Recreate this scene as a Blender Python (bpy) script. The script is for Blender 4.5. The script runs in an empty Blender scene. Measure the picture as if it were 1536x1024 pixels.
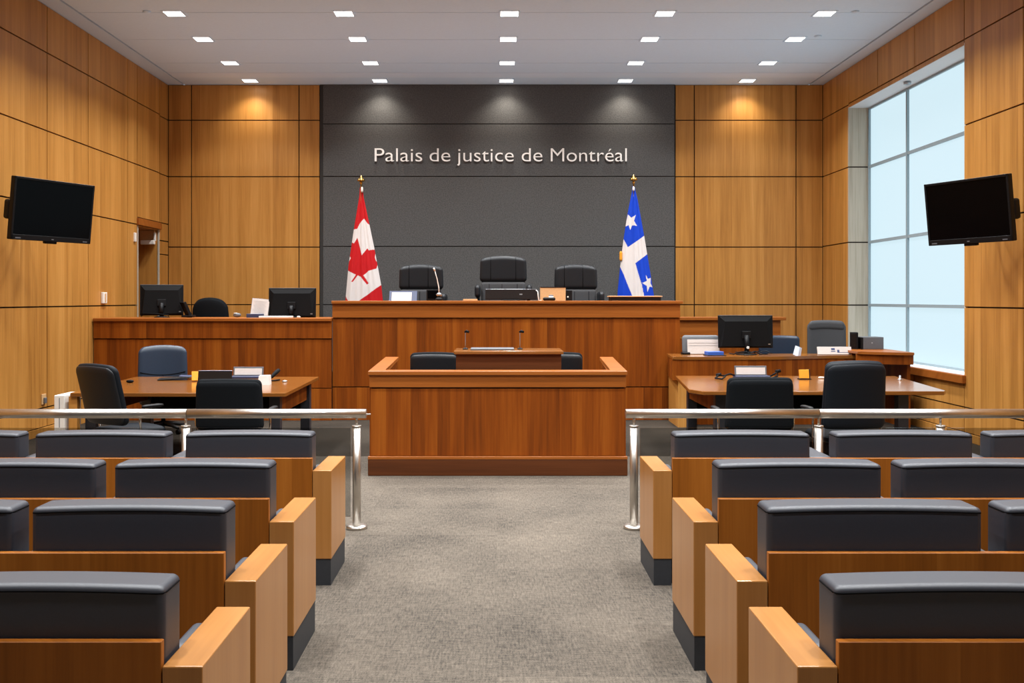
import bpy, bmesh, math, random
from mathutils import Vector, Matrix
random.seed(7)
SC = bpy.context.scene
COL = SC.collection
PI = math.pi
F, CX, HY, EYE = 1500.0, 745.0, 448.0, 1.7       # focal length in pixels (1536 wide), vanishing point, eye height


def fx(px, Y): return (px - CX) * Y / F           # survey helpers: photo column / row at a known depth -> metres
def fz(py, Y): return EYE + (HY - py) * Y / F


def lin(r, g, b):
    f = lambda c: (c / 255) / 12.92 if c / 255 <= .04045 else ((c / 255 + .055) / 1.055) ** 2.4
    return (f(r), f(g), f(b), 1)


# ------------------------------------------------------------------ materials
def new_mat(name):
    m = bpy.data.materials.new(name)
    m.use_nodes = True
    nt = m.node_tree
    return m, nt, nt.nodes['Principled BSDF']


def N(nt, t, **kw):
    n = nt.nodes.new(t)
    for k, v in kw.items():
        setattr(n, k, v)
    return n


def math_node(nt, op, a, b=None):
    n = N(nt, 'ShaderNodeMath', operation=op)
    for i, v in enumerate((a, b)):
        if v is None: continue
        if isinstance(v, (int, float)): n.inputs[i].default_value = v
        else: nt.links.new(v, n.inputs[i])
    return n.outputs[0]


def wood(name, dark, mid, light, grain='V', strip=.16, rough=.38, spec=.4, strip_amt=.5, coat=0.0, vary=True):
    m, nt, p = new_mat(name)
    L = nt.links
    tc = N(nt, 'ShaderNodeTexCoord')
    sep = N(nt, 'ShaderNodeSeparateXYZ'); L.new(tc.outputs['Object'], sep.inputs[0])
    x, y, z = sep.outputs
    if grain == 'V': u, v = math_node(nt, 'ADD', x, y), z
    elif grain == 'H': u, v = math_node(nt, 'ADD', y, z), x
    elif grain == 'A':                       # end panels: upright grain on the sides, lengthwise on the top
        gn = N(nt, 'ShaderNodeNewGeometry'); sn = N(nt, 'ShaderNodeSeparateXYZ'); L.new(gn.outputs['Normal'], sn.inputs[0])
        nx = math_node(nt, 'ABSOLUTE', sn.outputs[0]); nz = math_node(nt, 'ABSOLUTE', sn.outputs[2])
        u = math_node(nt, 'ADD', x, math_node(nt, 'MULTIPLY', y, nx)); v = math_node(nt, 'ADD', z, math_node(nt, 'MULTIPLY', y, nz))
    else: u, v = math_node(nt, 'ADD', x, z), y
    oi = N(nt, 'ShaderNodeObjectInfo')
    if vary:
        u = math_node(nt, 'ADD', u, math_node(nt, 'MULTIPLY', oi.outputs['Random'], 7.3))
    # veneer leaves of uneven width
    wob = N(nt, 'ShaderNodeTexNoise', noise_dimensions='1D'); wob.inputs['Scale'].default_value = 1.7
    L.new(u, wob.inputs['W'])
    cell = math_node(nt, 'FLOOR', math_node(nt, 'ADD', math_node(nt, 'DIVIDE', u, strip), math_node(nt, 'MULTIPLY', wob.outputs[0], 1.5)))
    wn = N(nt, 'ShaderNodeTexWhiteNoise', noise_dimensions='1D'); L.new(cell, wn.inputs['W'])
    cv = N(nt, 'ShaderNodeCombineXYZ')
    L.new(math_node(nt, 'MULTIPLY', u, 62), cv.inputs[0]); L.new(math_node(nt, 'MULTIPLY', v, 1.6), cv.inputs[1]); L.new(cell, cv.inputs[2])
    fine = N(nt, 'ShaderNodeTexNoise'); fine.inputs['Scale'].default_value = 1; fine.inputs['Detail'].default_value = 5
    fine.inputs['Roughness'].default_value = .65
    L.new(cv.outputs[0], fine.inputs['Vector'])
    cv2 = N(nt, 'ShaderNodeCombineXYZ')
    L.new(math_node(nt, 'MULTIPLY', u, 11), cv2.inputs[0]); L.new(math_node(nt, 'MULTIPLY', v, .5), cv2.inputs[1]); L.new(cell, cv2.inputs[2])
    big = N(nt, 'ShaderNodeTexNoise'); big.inputs['Scale'].default_value = 1; big.inputs['Detail'].default_value = 3
    L.new(cv2.outputs[0], big.inputs['Vector'])
    t = math_node(nt, 'ADD', math_node(nt, 'MULTIPLY', wn.outputs[0], strip_amt * .5),
                  math_node(nt, 'ADD', math_node(nt, 'MULTIPLY', fine.outputs[0], .42), math_node(nt, 'MULTIPLY', big.outputs[0], .58)))
    t = math_node(nt, 'SUBTRACT', t, strip_amt * .25)
    ramp = N(nt, 'ShaderNodeValToRGB')
    e = ramp.color_ramp.elements
    e[0].position, e[0].color = .22, dark
    e[1].position, e[1].color = .80, light
    mm = e.new(.5); mm.color = mid
    L.new(t, ramp.inputs[0]); L.new(ramp.outputs[0], p.inputs['Base Color'])
    p.inputs['Roughness'].default_value = rough
    p.inputs['Specular IOR Level'].default_value = spec
    p.inputs['Coat Weight'].default_value = coat
    p.inputs['Coat Roughness'].default_value = .15
    return m


def plain(name, col, rough=.5, metal=0.0, spec=.5, noise=0.0, nscale=40, bump=0.0, coat=0.0):
    m, nt, p = new_mat(name)
    p.inputs['Roughness'].default_value = rough
    p.inputs['Metallic'].default_value = metal
    p.inputs['Specular IOR Level'].default_value = spec
    p.inputs['Coat Weight'].default_value = coat
    tc = N(nt, 'ShaderNodeTexCoord')
    nz = N(nt, 'ShaderNodeTexNoise'); nz.inputs['Scale'].default_value = nscale; nz.inputs['Detail'].default_value = 4
    nt.links.new(tc.outputs['Object'], nz.inputs['Vector'])
    ramp = N(nt, 'ShaderNodeValToRGB')
    e = ramp.color_ramp.elements
    e[0].position, e[1].position = .3, .7
    e[0].color = tuple(c * (1 - noise) for c in col[:3]) + (1,)
    e[1].color = tuple(min(1, c * (1 + noise)) for c in col[:3]) + (1,)
    nt.links.new(nz.outputs[0], ramp.inputs[0]); nt.links.new(ramp.outputs[0], p.inputs['Base Color'])
    if bump:
        b = N(nt, 'ShaderNodeBump'); b.inputs['Strength'].default_value = bump; b.inputs['Distance'].default_value = .004
        nt.links.new(nz.outputs[0], b.inputs['Height']); nt.links.new(b.outputs[0], p.inputs['Normal'])
    return m


def emit(name, col, strength):
    m, nt, p = new_mat(name)
    p.inputs['Base Color'].default_value = col
    p.inputs['Emission Color'].default_value = col
    p.inputs['Emission Strength'].default_value = strength
    return m


def carpet_mat():
    m, nt, p = new_mat('carpet')
    L = nt.links
    tc = N(nt, 'ShaderNodeTexCoord')
    sep = N(nt, 'ShaderNodeSeparateXYZ'); L.new(tc.outputs['Object'], sep.inputs[0])
    def streak(sx, sy, scale=1, det=4):
        cv = N(nt, 'ShaderNodeCombineXYZ')
        L.new(math_node(nt, 'MULTIPLY', sep.outputs[0], sx), cv.inputs[0]); L.new(math_node(nt, 'MULTIPLY', sep.outputs[1], sy), cv.inputs[1])
        n = N(nt, 'ShaderNodeTexNoise'); n.inputs['Scale'].default_value = scale; n.inputs['Detail'].default_value = det
        L.new(cv.outputs[0], n.inputs['Vector']); return n.outputs[0]
    a = streak(95, 14); b = streak(14, 80); c = streak(150, 150, 1, 2); d = streak(1.1, 1.1, 1, 2)
    # carpet tiles 0.5 m square, each a touch different
    tx = math_node(nt, 'FLOOR', math_node(nt, 'DIVIDE', sep.outputs[0], 1.0)); ty = math_node(nt, 'FLOOR', math_node(nt, 'DIVIDE', sep.outputs[1], .9))
    cv = N(nt, 'ShaderNodeCombineXYZ'); L.new(tx, cv.inputs[0]); L.new(ty, cv.inputs[1])
    wn = N(nt, 'ShaderNodeTexWhiteNoise', noise_dimensions='2D'); L.new(cv.outputs[0], wn.inputs['Vector'])
    t = math_node(nt, 'ADD', math_node(nt, 'MULTIPLY', a, .36), math_node(nt, 'MULTIPLY', b, .34))
    t = math_node(nt, 'ADD', t, math_node(nt, 'MULTIPLY', c, .38))
    t = math_node(nt, 'ADD', t, math_node(nt, 'MULTIPLY', d, .28))
    t = math_node(nt, 'ADD', t, math_node(nt, 'MULTIPLY', wn.outputs[0], .05))
    t = math_node(nt, 'SUBTRACT', t, .215)
    ramp = N(nt, 'ShaderNodeValToRGB')
    e = ramp.color_ramp.elements
    e[0].position, e[0].color = .30, lin(47, 44, 41)
    e[1].position, e[1].color = .70, lin(119, 109, 97)
    L.new(t, ramp.inputs[0])
    # shade around the tables and beyond, painted in by darkening the carpet colour
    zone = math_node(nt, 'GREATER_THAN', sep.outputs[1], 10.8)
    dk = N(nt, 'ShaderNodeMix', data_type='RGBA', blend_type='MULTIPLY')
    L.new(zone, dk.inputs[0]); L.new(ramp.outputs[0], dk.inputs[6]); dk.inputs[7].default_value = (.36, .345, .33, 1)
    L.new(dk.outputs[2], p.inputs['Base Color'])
    p.inputs['Roughness'].default_value = .95
    p.inputs['Specular IOR Level'].default_value = .1
    bp = N(nt, 'ShaderNodeBump'); bp.inputs['Strength'].default_value = .35; bp.inputs['Distance'].default_value = .006
    L.new(c, bp.inputs['Height']); L.new(bp.outputs[0], p.inputs['Normal'])
    return m


def glass_mat(name, tint=(.70, .70, .69)):
    m, nt, p = new_mat(name)
    nt.nodes.remove(p)
    out = nt.nodes['Material Output']
    tr = N(nt, 'ShaderNodeBsdfTransparent'); tr.inputs[0].default_value = (*tint, 1)
    gl = N(nt, 'ShaderNodeBsdfGlossy'); gl.inputs['Roughness'].default_value = .03
    fr = N(nt, 'ShaderNodeFresnel'); fr.inputs[0].default_value = 1.22
    mx = N(nt, 'ShaderNodeMixShader')
    nt.links.new(fr.outputs[0], mx.inputs[0]); nt.links.new(tr.outputs[0], mx.inputs[1]); nt.links.new(gl.outputs[0], mx.inputs[2])
    nt.links.new(mx.outputs[0], out.inputs[0])
    return m


def attr_mat(name, rough=.7):
    m, nt, p = new_mat(name)
    a = N(nt, 'ShaderNodeAttribute', attribute_name='Col')
    nt.links.new(a.outputs['Color'], p.inputs['Base Color'])
    p.inputs['Roughness'].default_value = rough
    p.inputs['Specular IOR Level'].default_value = .25
    return m


M = {}
M['wall'] = wood('wall_oak_veneer', lin(150, 98, 40), lin(184, 128, 60), lin(206, 150, 80), 'V', .17, .42, .35, .42, vary=False)
M['pale'] = wood('reveal_glare_veneer', lin(150, 138, 120), lin(186, 176, 158), lin(205, 197, 182), 'V', .14, .5, .3, .4)  # daylight glare on the window reveals painted in as a paler wood colour
M['bench'] = wood('bench_cherry', lin(86, 38, 6), lin(130, 64, 12), lin(158, 88, 24), 'V', .13, .48, .16, .42)
M['benchH'] = wood('bench_cherry_rail', lin(120, 62, 18), lin(148, 82, 28), lin(166, 98, 40), 'H', .5, .38, .3, .15)
M['benchD'] = wood('bench_cherry_base', lin(62, 30, 9), lin(84, 43, 16), lin(100, 54, 23), 'H', .5, .5, .25, .15)
M['seatback'] = wood('pew_back_oak', lin(116, 63, 13), lin(149, 86, 24), lin(172, 105, 37), 'V', .12, .42, .25, .3)
M['arm'] = wood('pew_end_maple', lin(150, 98, 46), lin(168, 114, 58), lin(180, 128, 70), 'A', .3, .3, .4, .12, coat=.12)
M['table'] = wood('table_cherry', lin(106, 62, 24), lin(130, 80, 33), lin(144, 94, 43), 'H', .6, .18, .5, .15, coat=.3)
M['dark'] = plain('joint_shadow_black', lin(34, 22, 14), .9, noise=.1)
M['stone'] = plain('charcoal_stone', lin(83, 82, 81), .75, noise=.30, nscale=55, bump=.3, spec=.25)
M['stonedark'] = plain('stone_edge_dark', lin(46, 44, 42), .8, noise=.1)
M['ceil'] = plain('ceiling_white', lin(214, 236, 253), .9, noise=.015, nscale=30)
M['ceil2'] = plain('ceiling_border', lin(208, 228, 244), .9, noise=.015, nscale=30)
M['ceil3'] = plain('ceiling_strip', lin(222, 240, 255), .85, noise=.01)
M['white'] = plain('white_plastic', lin(232, 228, 220), .5, noise=.02)
M['whitew'] = plain('white_window_trim', lin(225, 228, 230), .6, noise=.02)
M['paper'] = plain('paper', lin(200, 192, 186), .8, noise=.03, nscale=60)
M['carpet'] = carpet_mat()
M['leather'] = plain('grey_leather', lin(38, 41, 50), .50, noise=.06, nscale=160, bump=.06, spec=.8)
M['seam'] = plain('seam_thread', lin(15, 15, 17), .8, noise=.05, spec=.05)
M['black_leather'] = plain('black_leather', lin(19, 21, 25), .5, noise=.1, nscale=90, bump=.1, spec=.35)
M['black_fabric'] = plain('black_fabric', lin(17, 20, 23), .8, noise=.2, nscale=220, bump=.2, spec=.08)
M['navy'] = plain('navy_leather', lin(28, 42, 60), .42, noise=.1, nscale=90, bump=.1)
M['navydark'] = plain('navy_black_fabric', lin(12, 18, 25), .6, noise=.15, nscale=150, spec=.2)
M['greychair'] = plain('dark_grey_fabric', lin(62, 62, 64), .75, noise=.12, nscale=200)
M['plinth'] = plain('black_plinth', lin(40, 42, 46), .6, noise=.1)
M['steel'] = plain('brushed_steel', lin(202, 196, 188), .33, 1.0, noise=.05, nscale=20)
M['chrome'] = plain('chrome', lin(205, 205, 205), .12, 1.0, noise=.02)
M['gold'] = plain('polished_brass', lin(212, 170, 92), .22, 1.0, noise=.05)
M['blackp'] = plain('black_plastic', lin(11, 11, 13), .5, noise=.08, spec=.22)
M['blackm'] = plain('black_matte', lin(8, 8, 9), .7, noise=.08, spec=.15)
M['screen'] = plain('glossy_screen', lin(5, 5, 6), .16, noise=.05, spec=.05)
M['darkmetal'] = plain('dark_steel_leg', lin(52, 54, 60), .45, .4, noise=.06)
M['greyp'] = plain('grey_plastic', lin(92, 94, 98), .5, noise=.05)
M['blue'] = plain('blue_cover', lin(40, 84, 170), .5, noise=.06)
M['navyp'] = plain('navy_folder', lin(46, 56, 86), .5, noise=.06)
M['yellow'] = plain('yellow_paper', lin(226, 152, 30), .7, noise=.06)
M['tan'] = plain('tan_card', lin(196, 156, 108), .7, noise=.05)
M['brownp'] = plain('dark_brown_plastic', lin(24, 18, 15), .55, noise=.08, spec=.15)
M['bluewhite'] = plain('bluish_paper', lin(206, 218, 236), .8, noise=.03)
M['letter'] = plain('brushed_aluminium_letter', lin(250, 246, 240), .5, .0, noise=.03)
M['lightsil'] = plain('silver_edge', lin(170, 172, 176), .3, .8, noise=.03)
M['mull'] = plain('window_mullion_grey', lin(146, 164, 172), .5, .1, noise=.04)
M['glass'] = glass_mat('railing_glass')
M['diff'] = emit('downlight_diffuser', (1, .96, .9, 1), 9.0)
M['frost'] = emit('frosted_daylight_glass', lin(204, 230, 240), 1.03); M['frost'].node_tree.nodes['Principled BSDF'].inputs['Base Color'].default_value = (.05, .06, .07, 1)
M['plaster'] = plain('white_plaster', lin(215, 220, 226), .9, noise=.02)
M['flag'] = attr_mat('flag_cloth')
M['inkblue'] = plain('printed_mark', lin(60, 72, 110), .8, noise=.05)


# ------------------------------------------------------------------ mesh building
class MB:
    def __init__(s): s.bm = bmesh.new(); s.mi = 0
    def _mark(s, before):
        for f in s.bm.faces:
            if f.index == -1 or f not in before: pass
    def poly(s, pts):
        vs = [s.bm.verts.new(p) for p in pts]
        f = s.bm.faces.new(vs); f.material_index = s.mi; return f
    def hexa(s, c, bev=0, seg=1):
        """c = 8 corners: bottom 4 ccw then top 4 ccw"""
        v = [s.bm.verts.new(p) for p in c]
        fs = [s.bm.faces.new([v[i] for i in q]) for q in ((3, 2, 1, 0), (4, 5, 6, 7), (0, 1, 5, 4), (1, 2, 6, 5), (2, 3, 7, 6), (3, 0, 4, 7))]
        for f in fs: f.material_index = s.mi
        if bev:
            es = list({e for f in fs for e in f.edges})
            r = bmesh.ops.bevel(s.bm, geom=es, offset=bev, segments=seg, affect='EDGES', profile=.5, clamp_overlap=True)
            for f in r['faces']: f.material_index = s.mi
    def box(s, x0, x1, y0, y1, z0, z1, bev=0, seg=1):
        s.hexa([(x0, y0, z0), (x1, y0, z0), (x1, y1, z0), (x0, y1, z0), (x0, y0, z1), (x1, y0, z1), (x1, y1, z1), (x0, y1, z1)], bev, seg)
    def mbox(s, mat, sx, sy, sz, bev=0, seg=1):
        h = (sx / 2, sy / 2, sz / 2)
        c = [mat @ Vector((a * h[0], b * h[1], d * h[2])) for d in (-1, 1) for a, b in ((-1, -1), (1, -1), (1, 1), (-1, 1))]
        s.hexa(c, bev, seg)
    def prism(s, pts, z0, z1, bev=0, seg=1):
        a = [s.bm.verts.new((p[0], p[1], z0)) for p in pts]; b = [s.bm.verts.new((p[0], p[1], z1)) for p in pts]
        n = len(pts)
        fs = [s.bm.faces.new(a[::-1]), s.bm.faces.new(b)]
        for i in range(n): fs.append(s.bm.faces.new((a[i], a[(i + 1) % n], b[(i + 1) % n], b[i])))
        for f in fs: f.material_index = s.mi
        if bev:
            es = list({e for f in fs for e in f.edges})
            bmesh.ops.bevel(s.bm, geom=es, offset=bev, segments=seg, affect='EDGES', profile=.5)
    def tube(s, pts, r, n=10, cap=True):
        pts = [Vector(p) for p in pts]
        rr = r if isinstance(r, (list, tuple)) else [r] * len(pts)
        rings = []
        up = None
        for i, p in enumerate(pts):
            d = (pts[min(i + 1, len(pts) - 1)] - pts[max(i - 1, 0)]).normalized()
            if up is None:
                up = Vector((0, 0, 1)) if abs(d.z) < .9 else Vector((1, 0, 0))
            a = d.cross(up).normalized(); b = a.cross(d).normalized(); up = b
            rings.append([s.bm.verts.new(p + (a * math.cos(t) + b * math.sin(t)) * rr[i]) for t in [2 * PI * k / n for k in range(n)]])
        for q, w in zip(rings, rings[1:]):
            for k in range(n):
                f = s.bm.faces.new((q[k], q[(k + 1) % n], w[(k + 1) % n], w[k])); f.material_index = s.mi; f.smooth = True
        if cap:
            s.bm.faces.new(rings[0][::-1]).material_index = s.mi; s.bm.faces.new(rings[-1]).material_index = s.mi
    def lathe(s, prof, c=(0, 0, 0), n=20):
        rings = []
        for r, z in prof:
            rings.append([s.bm.verts.new((c[0] + r * math.cos(2 * PI * k / n), c[1] + r * math.sin(2 * PI * k / n), c[2] + z)) for k in range(n)])
        for q, w in zip(rings, rings[1:]):
            for k in range(n):
                f = s.bm.faces.new((q[k], q[(k + 1) % n], w[(k + 1) % n], w[k])); f.material_index = s.mi; f.smooth = True
        s.bm.faces.new(rings[0][::-1]).material_index = s.mi; s.bm.faces.new(rings[-1]).material_index = s.mi
    def rbox(s, c, size, r, deform=None, inner=6, k=4):
        """rounded box centred at c; r = (rx, ry, rz) corner radii; deform maps a local point to a local point"""
        if not isinstance(r, (list, tuple)): r = (r, r, r)
        h = [v / 2 for v in size]
        r = [min(a, b * .999) for a, b in zip(r, h)]
        ax = []
        for i in range(3):
            # corner samples placed so the arc is evenly divided
            cs = [math.tan(j / k * PI / 4) for j in range(k + 1)]
            lo = [-h[i] + r[i] - r[i] * t for t in reversed(cs)]
            hi = [h[i] - r[i] + r[i] * t for t in cs]
            span = h[i] * 2 - 2 * r[i]
            mid = [-h[i] + r[i] + span * j / inner for j in range(1, inner)]
            ax.append(lo + mid + hi)
        verts = {}
        def V(p):
            key = tuple(round(a, 6) for a in p)
            if key not in verts:
                inn = [max(-(h[i] - r[i]), min(h[i] - r[i], p[i])) for i in range(3)]
                q = Vector([(p[i] - inn[i]) / r[i] for i in range(3)])
                if q.length > 0: q.normalize()
                out = Vector([inn[i] + q[i] * r[i] for i in range(3)])
                if deform: out = Vector(deform(out))
                verts[key] = s.bm.verts.new(out + Vector(c))
            return verts[key]
        for a in range(3):
            b, d = (a + 1) % 3, (a + 2) % 3
            for sg in (-1, 1):
                for i in range(len(ax[b]) - 1):
                    for j in range(len(ax[d]) - 1):
                        q = []
                        for (ii, jj) in ((i, j), (i + 1, j), (i + 1, j + 1), (i, j + 1)):
                            p = [0, 0, 0]; p[a] = sg * h[a]; p[b] = ax[b][ii]; p[d] = ax[d][jj]; q.append(V(p))
                        if sg < 0: q.reverse()
                        if len(set(q)) == 4:
                            f = s.bm.faces.new(q); f.material_index = s.mi; f.smooth = True
    def build(s, name, mat, parent=None, world=True, mat2=None, smooth=None):
        if parent is not None and world:
            root = parent
            while root.parent: root = root.parent
            s.bm.transform(root.matrix_basis.inverted())
        bmesh.ops.recalc_face_normals(s.bm, faces=list(s.bm.faces))
        me = bpy.data.meshes.new(name)
        s.bm.to_mesh(me); s.bm.free()
        me.materials.append(M[mat] if isinstance(mat, str) else mat)
        for m2 in (mat2 or []): me.materials.append(M[m2])
        o = bpy.data.objects.new(name, me)
        COL.objects.link(o)
        if parent: o.parent = parent
        return o


def tag(o, label=None, cat=None, group=None, kind=None):
    if label: o['label'] = label
    if cat: o['category'] = cat
    if group: o['group'] = group
    if kind: o['kind'] = kind
    return o


def thing(name, label, cat, loc=(0, 0, 0), rotz=0, group=None):
    o = bpy.data.objects.new(name, None)
    COL.objects.link(o)
    o.empty_display_size = .1
    o.location = loc; o.rotation_euler = (0, 0, rotz)
    o.matrix_basis = Matrix.Translation(loc) @ Matrix.Rotation(rotz, 4, 'Z')
    return tag(o, label, cat, group)


def children(o): return [c for c in KIDS.get(o.name, [])]


KIDS = {}


def dup(root, loc, rotz, label, group=None):
    """copy a thing with its parts and sub-parts"""
    def cp(o, par):
        c = o.copy(); COL.objects.link(c); c.parent = par
        for ch in o.children: cp(ch, c)
        return c
    r = root.copy(); COL.objects.link(r)
    for ch in root.children: cp(ch, r)
    r.matrix_basis = Matrix.Translation(loc) @ Matrix.Rotation(rotz, 4, 'Z')
    r['label'] = label
    if group: r['group'] = group
    return r


def struct(mb, name, mat, **kw):
    return tag(mb.build(name, mat, **kw), kind='structure')


# ------------------------------------------------------------------ room
XL, XR, YB, YF, ZC = -5.65, 5.61, -2.6, 17.2, 5.38
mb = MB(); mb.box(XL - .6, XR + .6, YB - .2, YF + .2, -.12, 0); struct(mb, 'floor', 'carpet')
G = .009   # half joint width


def panels(mb, axis, pos, sgn, cells, th=.03, g=G):
    """veneer panels: cells (a0,a1,z0,z1); axis 'x' -> panel lies in plane x=pos, facing sgn"""
    for a0, a1, z0, z1 in cells:
        lo, hi = (pos - th, pos) if sgn > 0 else (pos, pos + th)
        if axis == 'x': mb.box(lo, hi, a0 + g, a1 - g, z0 + g, z1 - g)
        else: mb.box(a0 + g, a1 - g, lo, hi, z0 + g, z1 - g)


def grid(as_, zs): return [(a0, a1, z0, z1) for a0, a1 in zip(as_, as_[1:]) for z0, z1 in zip(zs, zs[1:])]


# left wall, with a door recess near the front corner
ZL = [.10, .34, 1.60, 2.87, 3.81, 4.79, ZC]
ys = [YB, -1.2, .1, 1.5, 2.9, 4.3, 5.7, 7.1, 8.5, 9.9, 11.27, 12.57, 13.83, 15.3]
DY0, DY1, DZ0, DZ1 = 15.76, 16.72, .62, 2.84
mb = MB()
cells = grid(ys, ZL) + grid([15.3, DY0 - .04], ZL) + grid([DY0 - .04, DY1 + .04], [2.98, 3.81, 4.79, ZC])
cells += grid([DY1 + .04, YF], [.10, 1.62, 2.45, 2.68, 2.98, 3.80, 4.77, ZC])
panels(mb, 'x', XL, 1, cells)
mb.mi = 1
mb.box(XL - .15, XL - .025, YB, DY0 - .03, 0, ZC); mb.box(XL - .15, XL - .025, DY1 + .03, YF, 0, ZC); mb.box(XL - .15, XL - .025, DY0 - .03, DY1 + .03, DZ1 + .03, ZC)
mb.box(XL - .15, XL - .025, DY0 - .03, DY1 + .03, 0, DZ0)
struct(mb, 'wall_left', 'wall', mat2=['dark'])
mb = MB(); mb.box(XL, XL + .015, YB, 13.9, 0, .10, .003); struct(mb, 'baseboard_left', 'wall')
mb = MB(); mb.box(XR - .015, XR, YB, 17.1, 0, .10, .003); struct(mb, 'baseboard_right', 'wall')

# door recess and door
d = thing('door_1', None, None, (XL - .4, (DY0 + DY1) / 2, DZ0)); tag(d, kind='structure')
mb = MB(); mb.box(XL - .62, XL - .02, DY1, DY1 + .03, DZ0, DZ1); mb.box(XL - .62, XL - .02, DY0 - .03, DY0, DZ0, DZ1)
mb.box(XL - .62, XL - .02, DY0 - .03, DY1 + .03, DZ1, DZ1 + .03); mb.build('door_frame', 'wall', d)
mb = MB(); mb.box(XL - .62, XL - .57, DY0, DY1, DZ0, DZ1 - .02, .003); mb.build('door_leaf', 'wall', d)
mb = MB(); mb.box(XL - .57, XL - .545, DY0 + .1, DY0 + .17, 1.55, 1.7, .004); mb.tube([(XL - .55, DY0 + .135, 1.62), (XL - .5, DY0 + .135, 1.62), (XL - .5, DY0 + .26, 1.62)], .011); mb.build('door_handle', 'steel', d)
mb = MB(); mb.box(XL - .1, XL + .035, DY0 - .06, DY1 + .06, DZ1 + .02, DZ1 + .13, .006); mb.build('door_lintel', 'benchH', d)
mb = MB(); mb.box(XL - .03, XL + .006, DY0 - .04, DY0, DZ0, DZ1 + .02, .003); mb.box(XL - .03, XL + .006, DY1, DY1 + .03, DZ0, DZ1 + .02, .003); mb.build('door_jamb', 'pale', d)
mb = MB(); mb.box(XL - .30, XL - .05, DY1 - .07, DY1 - .005, 2.63, 2.84, .006); mb.build('transom_board', 'tan', d)
mb = MB(); mb.box(XL - .26, XL - .03, DY1 - .14, DY1 - .07, 2.60, 2.67, .01, 2); mb.box(XL - .05, XL - .02, DY1 - .11, DY1 - .06, 2.66, 2.80, .006)
mb.build('door_closer', 'white', d)

# right wall with window opening
WY0, WY1, WZ0, WZ1, XG = 12.0, 15.94, .78, 4.74, 5.95
ZR = [.10, .40, 1.60, 2.62, 3.78, 4.81, ZC]
ysr = [YB, -1.2, .1, 1.4, 2.7, 4.0, 5.35, 6.7, 8.0, 9.3, 10.65, WY0]
mb = MB()
cells = grid(ysr, ZR) + grid([WY0, 13.42, 14.73, WY1], [.10, .40, .69]) + grid([WY0, 13.42, 14.73, WY1], [4.81, ZC])
cells += grid([WY1, YF], [.10, .40, 1.60, 2.60, 3.80, 4.79, ZC])
panels(mb, 'x', XR, -1, cells)
for a0, a1 in ((WY0, 13.42), (13.42, 14.73), (14.73, WY1)):
    mb.box(XR, XR + .03, a0 + .004, a1 - .004, 4.745, 4.80)
mb.mi = 1
mb.box(XR + .025, XR + .15, YB, WY0 - .02, 0, ZC); mb.box(XR + .025, XR + .15, WY1 + .02, YF, 0, ZC)
mb.box(XR + .025, XR + .15, WY0 - .02, WY1 + .02, 0, .70); mb.box(XR + .025, XR + .15, WY0 - .02, WY1 + .02, WZ1 + .02, ZC)
struct(mb, 'wall_right', 'wall', mat2=['dark'])

w = thing('window_1', None, None, (XG, 13.97, WZ0)); tag(w, kind='structure')
mb = MB()
for z0, z1 in ((WZ0, 1.59), (1.61, 2.59), (2.61, 3.79), (3.81, WZ1)): mb.box(XR - .002, XG + .05, WY1, WY1 + .03, z0, z1)
mb.mi = 1; mb.box(XR + .01, XG + .05, WY1 + .012, WY1 + .05, WZ0, WZ1)
mb.build('reveal_far', 'pale', w, mat2=['dark'])
mb = MB(); mb.box(XR + .002, XG + .05, WY0 - .03, WY0, WZ0, WZ1); mb.build('reveal_near', 'pale', w)
mb = MB(); mb.box(XR + .002, XG + .05, WY0 - .02, WY1 + .02, WZ1, WZ1 + .03); mb.build('reveal_top', 'whitew', w)
mb = MB(); mb.box(XR + .02, XG + .05, WY0 - .02, WY1 + .02, WZ0 - .05, WZ0); mb.build('window_sill', 'whitew', w)
mb = MB()
for a0, a1 in ((WY0 - .05, 14.5), (14.505, 16.0)): mb.box(XR - .05, XR + .022, a0, a1, .685, .785, .006)
mb.build('sill_apron', 'benchH', w)
mb = MB()
zsw = [WZ0, 1.60, 2.60, 3.80, WZ1]; ysw = [WY0, 14.44, WY1]
for z in zsw[1:-1]: mb.box(XG - .03, XG + .02, WY0, WY1, z - .022, z + .022)
for z in (zsw[0], zsw[-1]): mb.box(XG - .03, XG + .02, WY0, WY1, z - .03, z + .03)
for y in (WY0 + .02, WY1 - .02): mb.box(XG - .032, XG + .02, y - .02, y + .02, WZ0, WZ1)
mb.box(XG - .034, XG + .02, 14.44 - .02, 14.44 + .02, WZ0, WZ1)
mb.build('window_frame', 'mull', w)
for i in range(4):
    for j in range(2):
        mb = MB(); mb.box(XG, XG + .012, ysw[j] + .01, ysw[j + 1] - .01, zsw[i] + .01, zsw[i + 1] - .01); mb.build('pane', 'frost', w)
mb = MB(); mb.tube([(XR + .14, 14.0, 4.735), (XR + .14, 14.0, 4.70)], .05, 16); mb.build('blind_bracket', 'lightsil', w)

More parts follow.
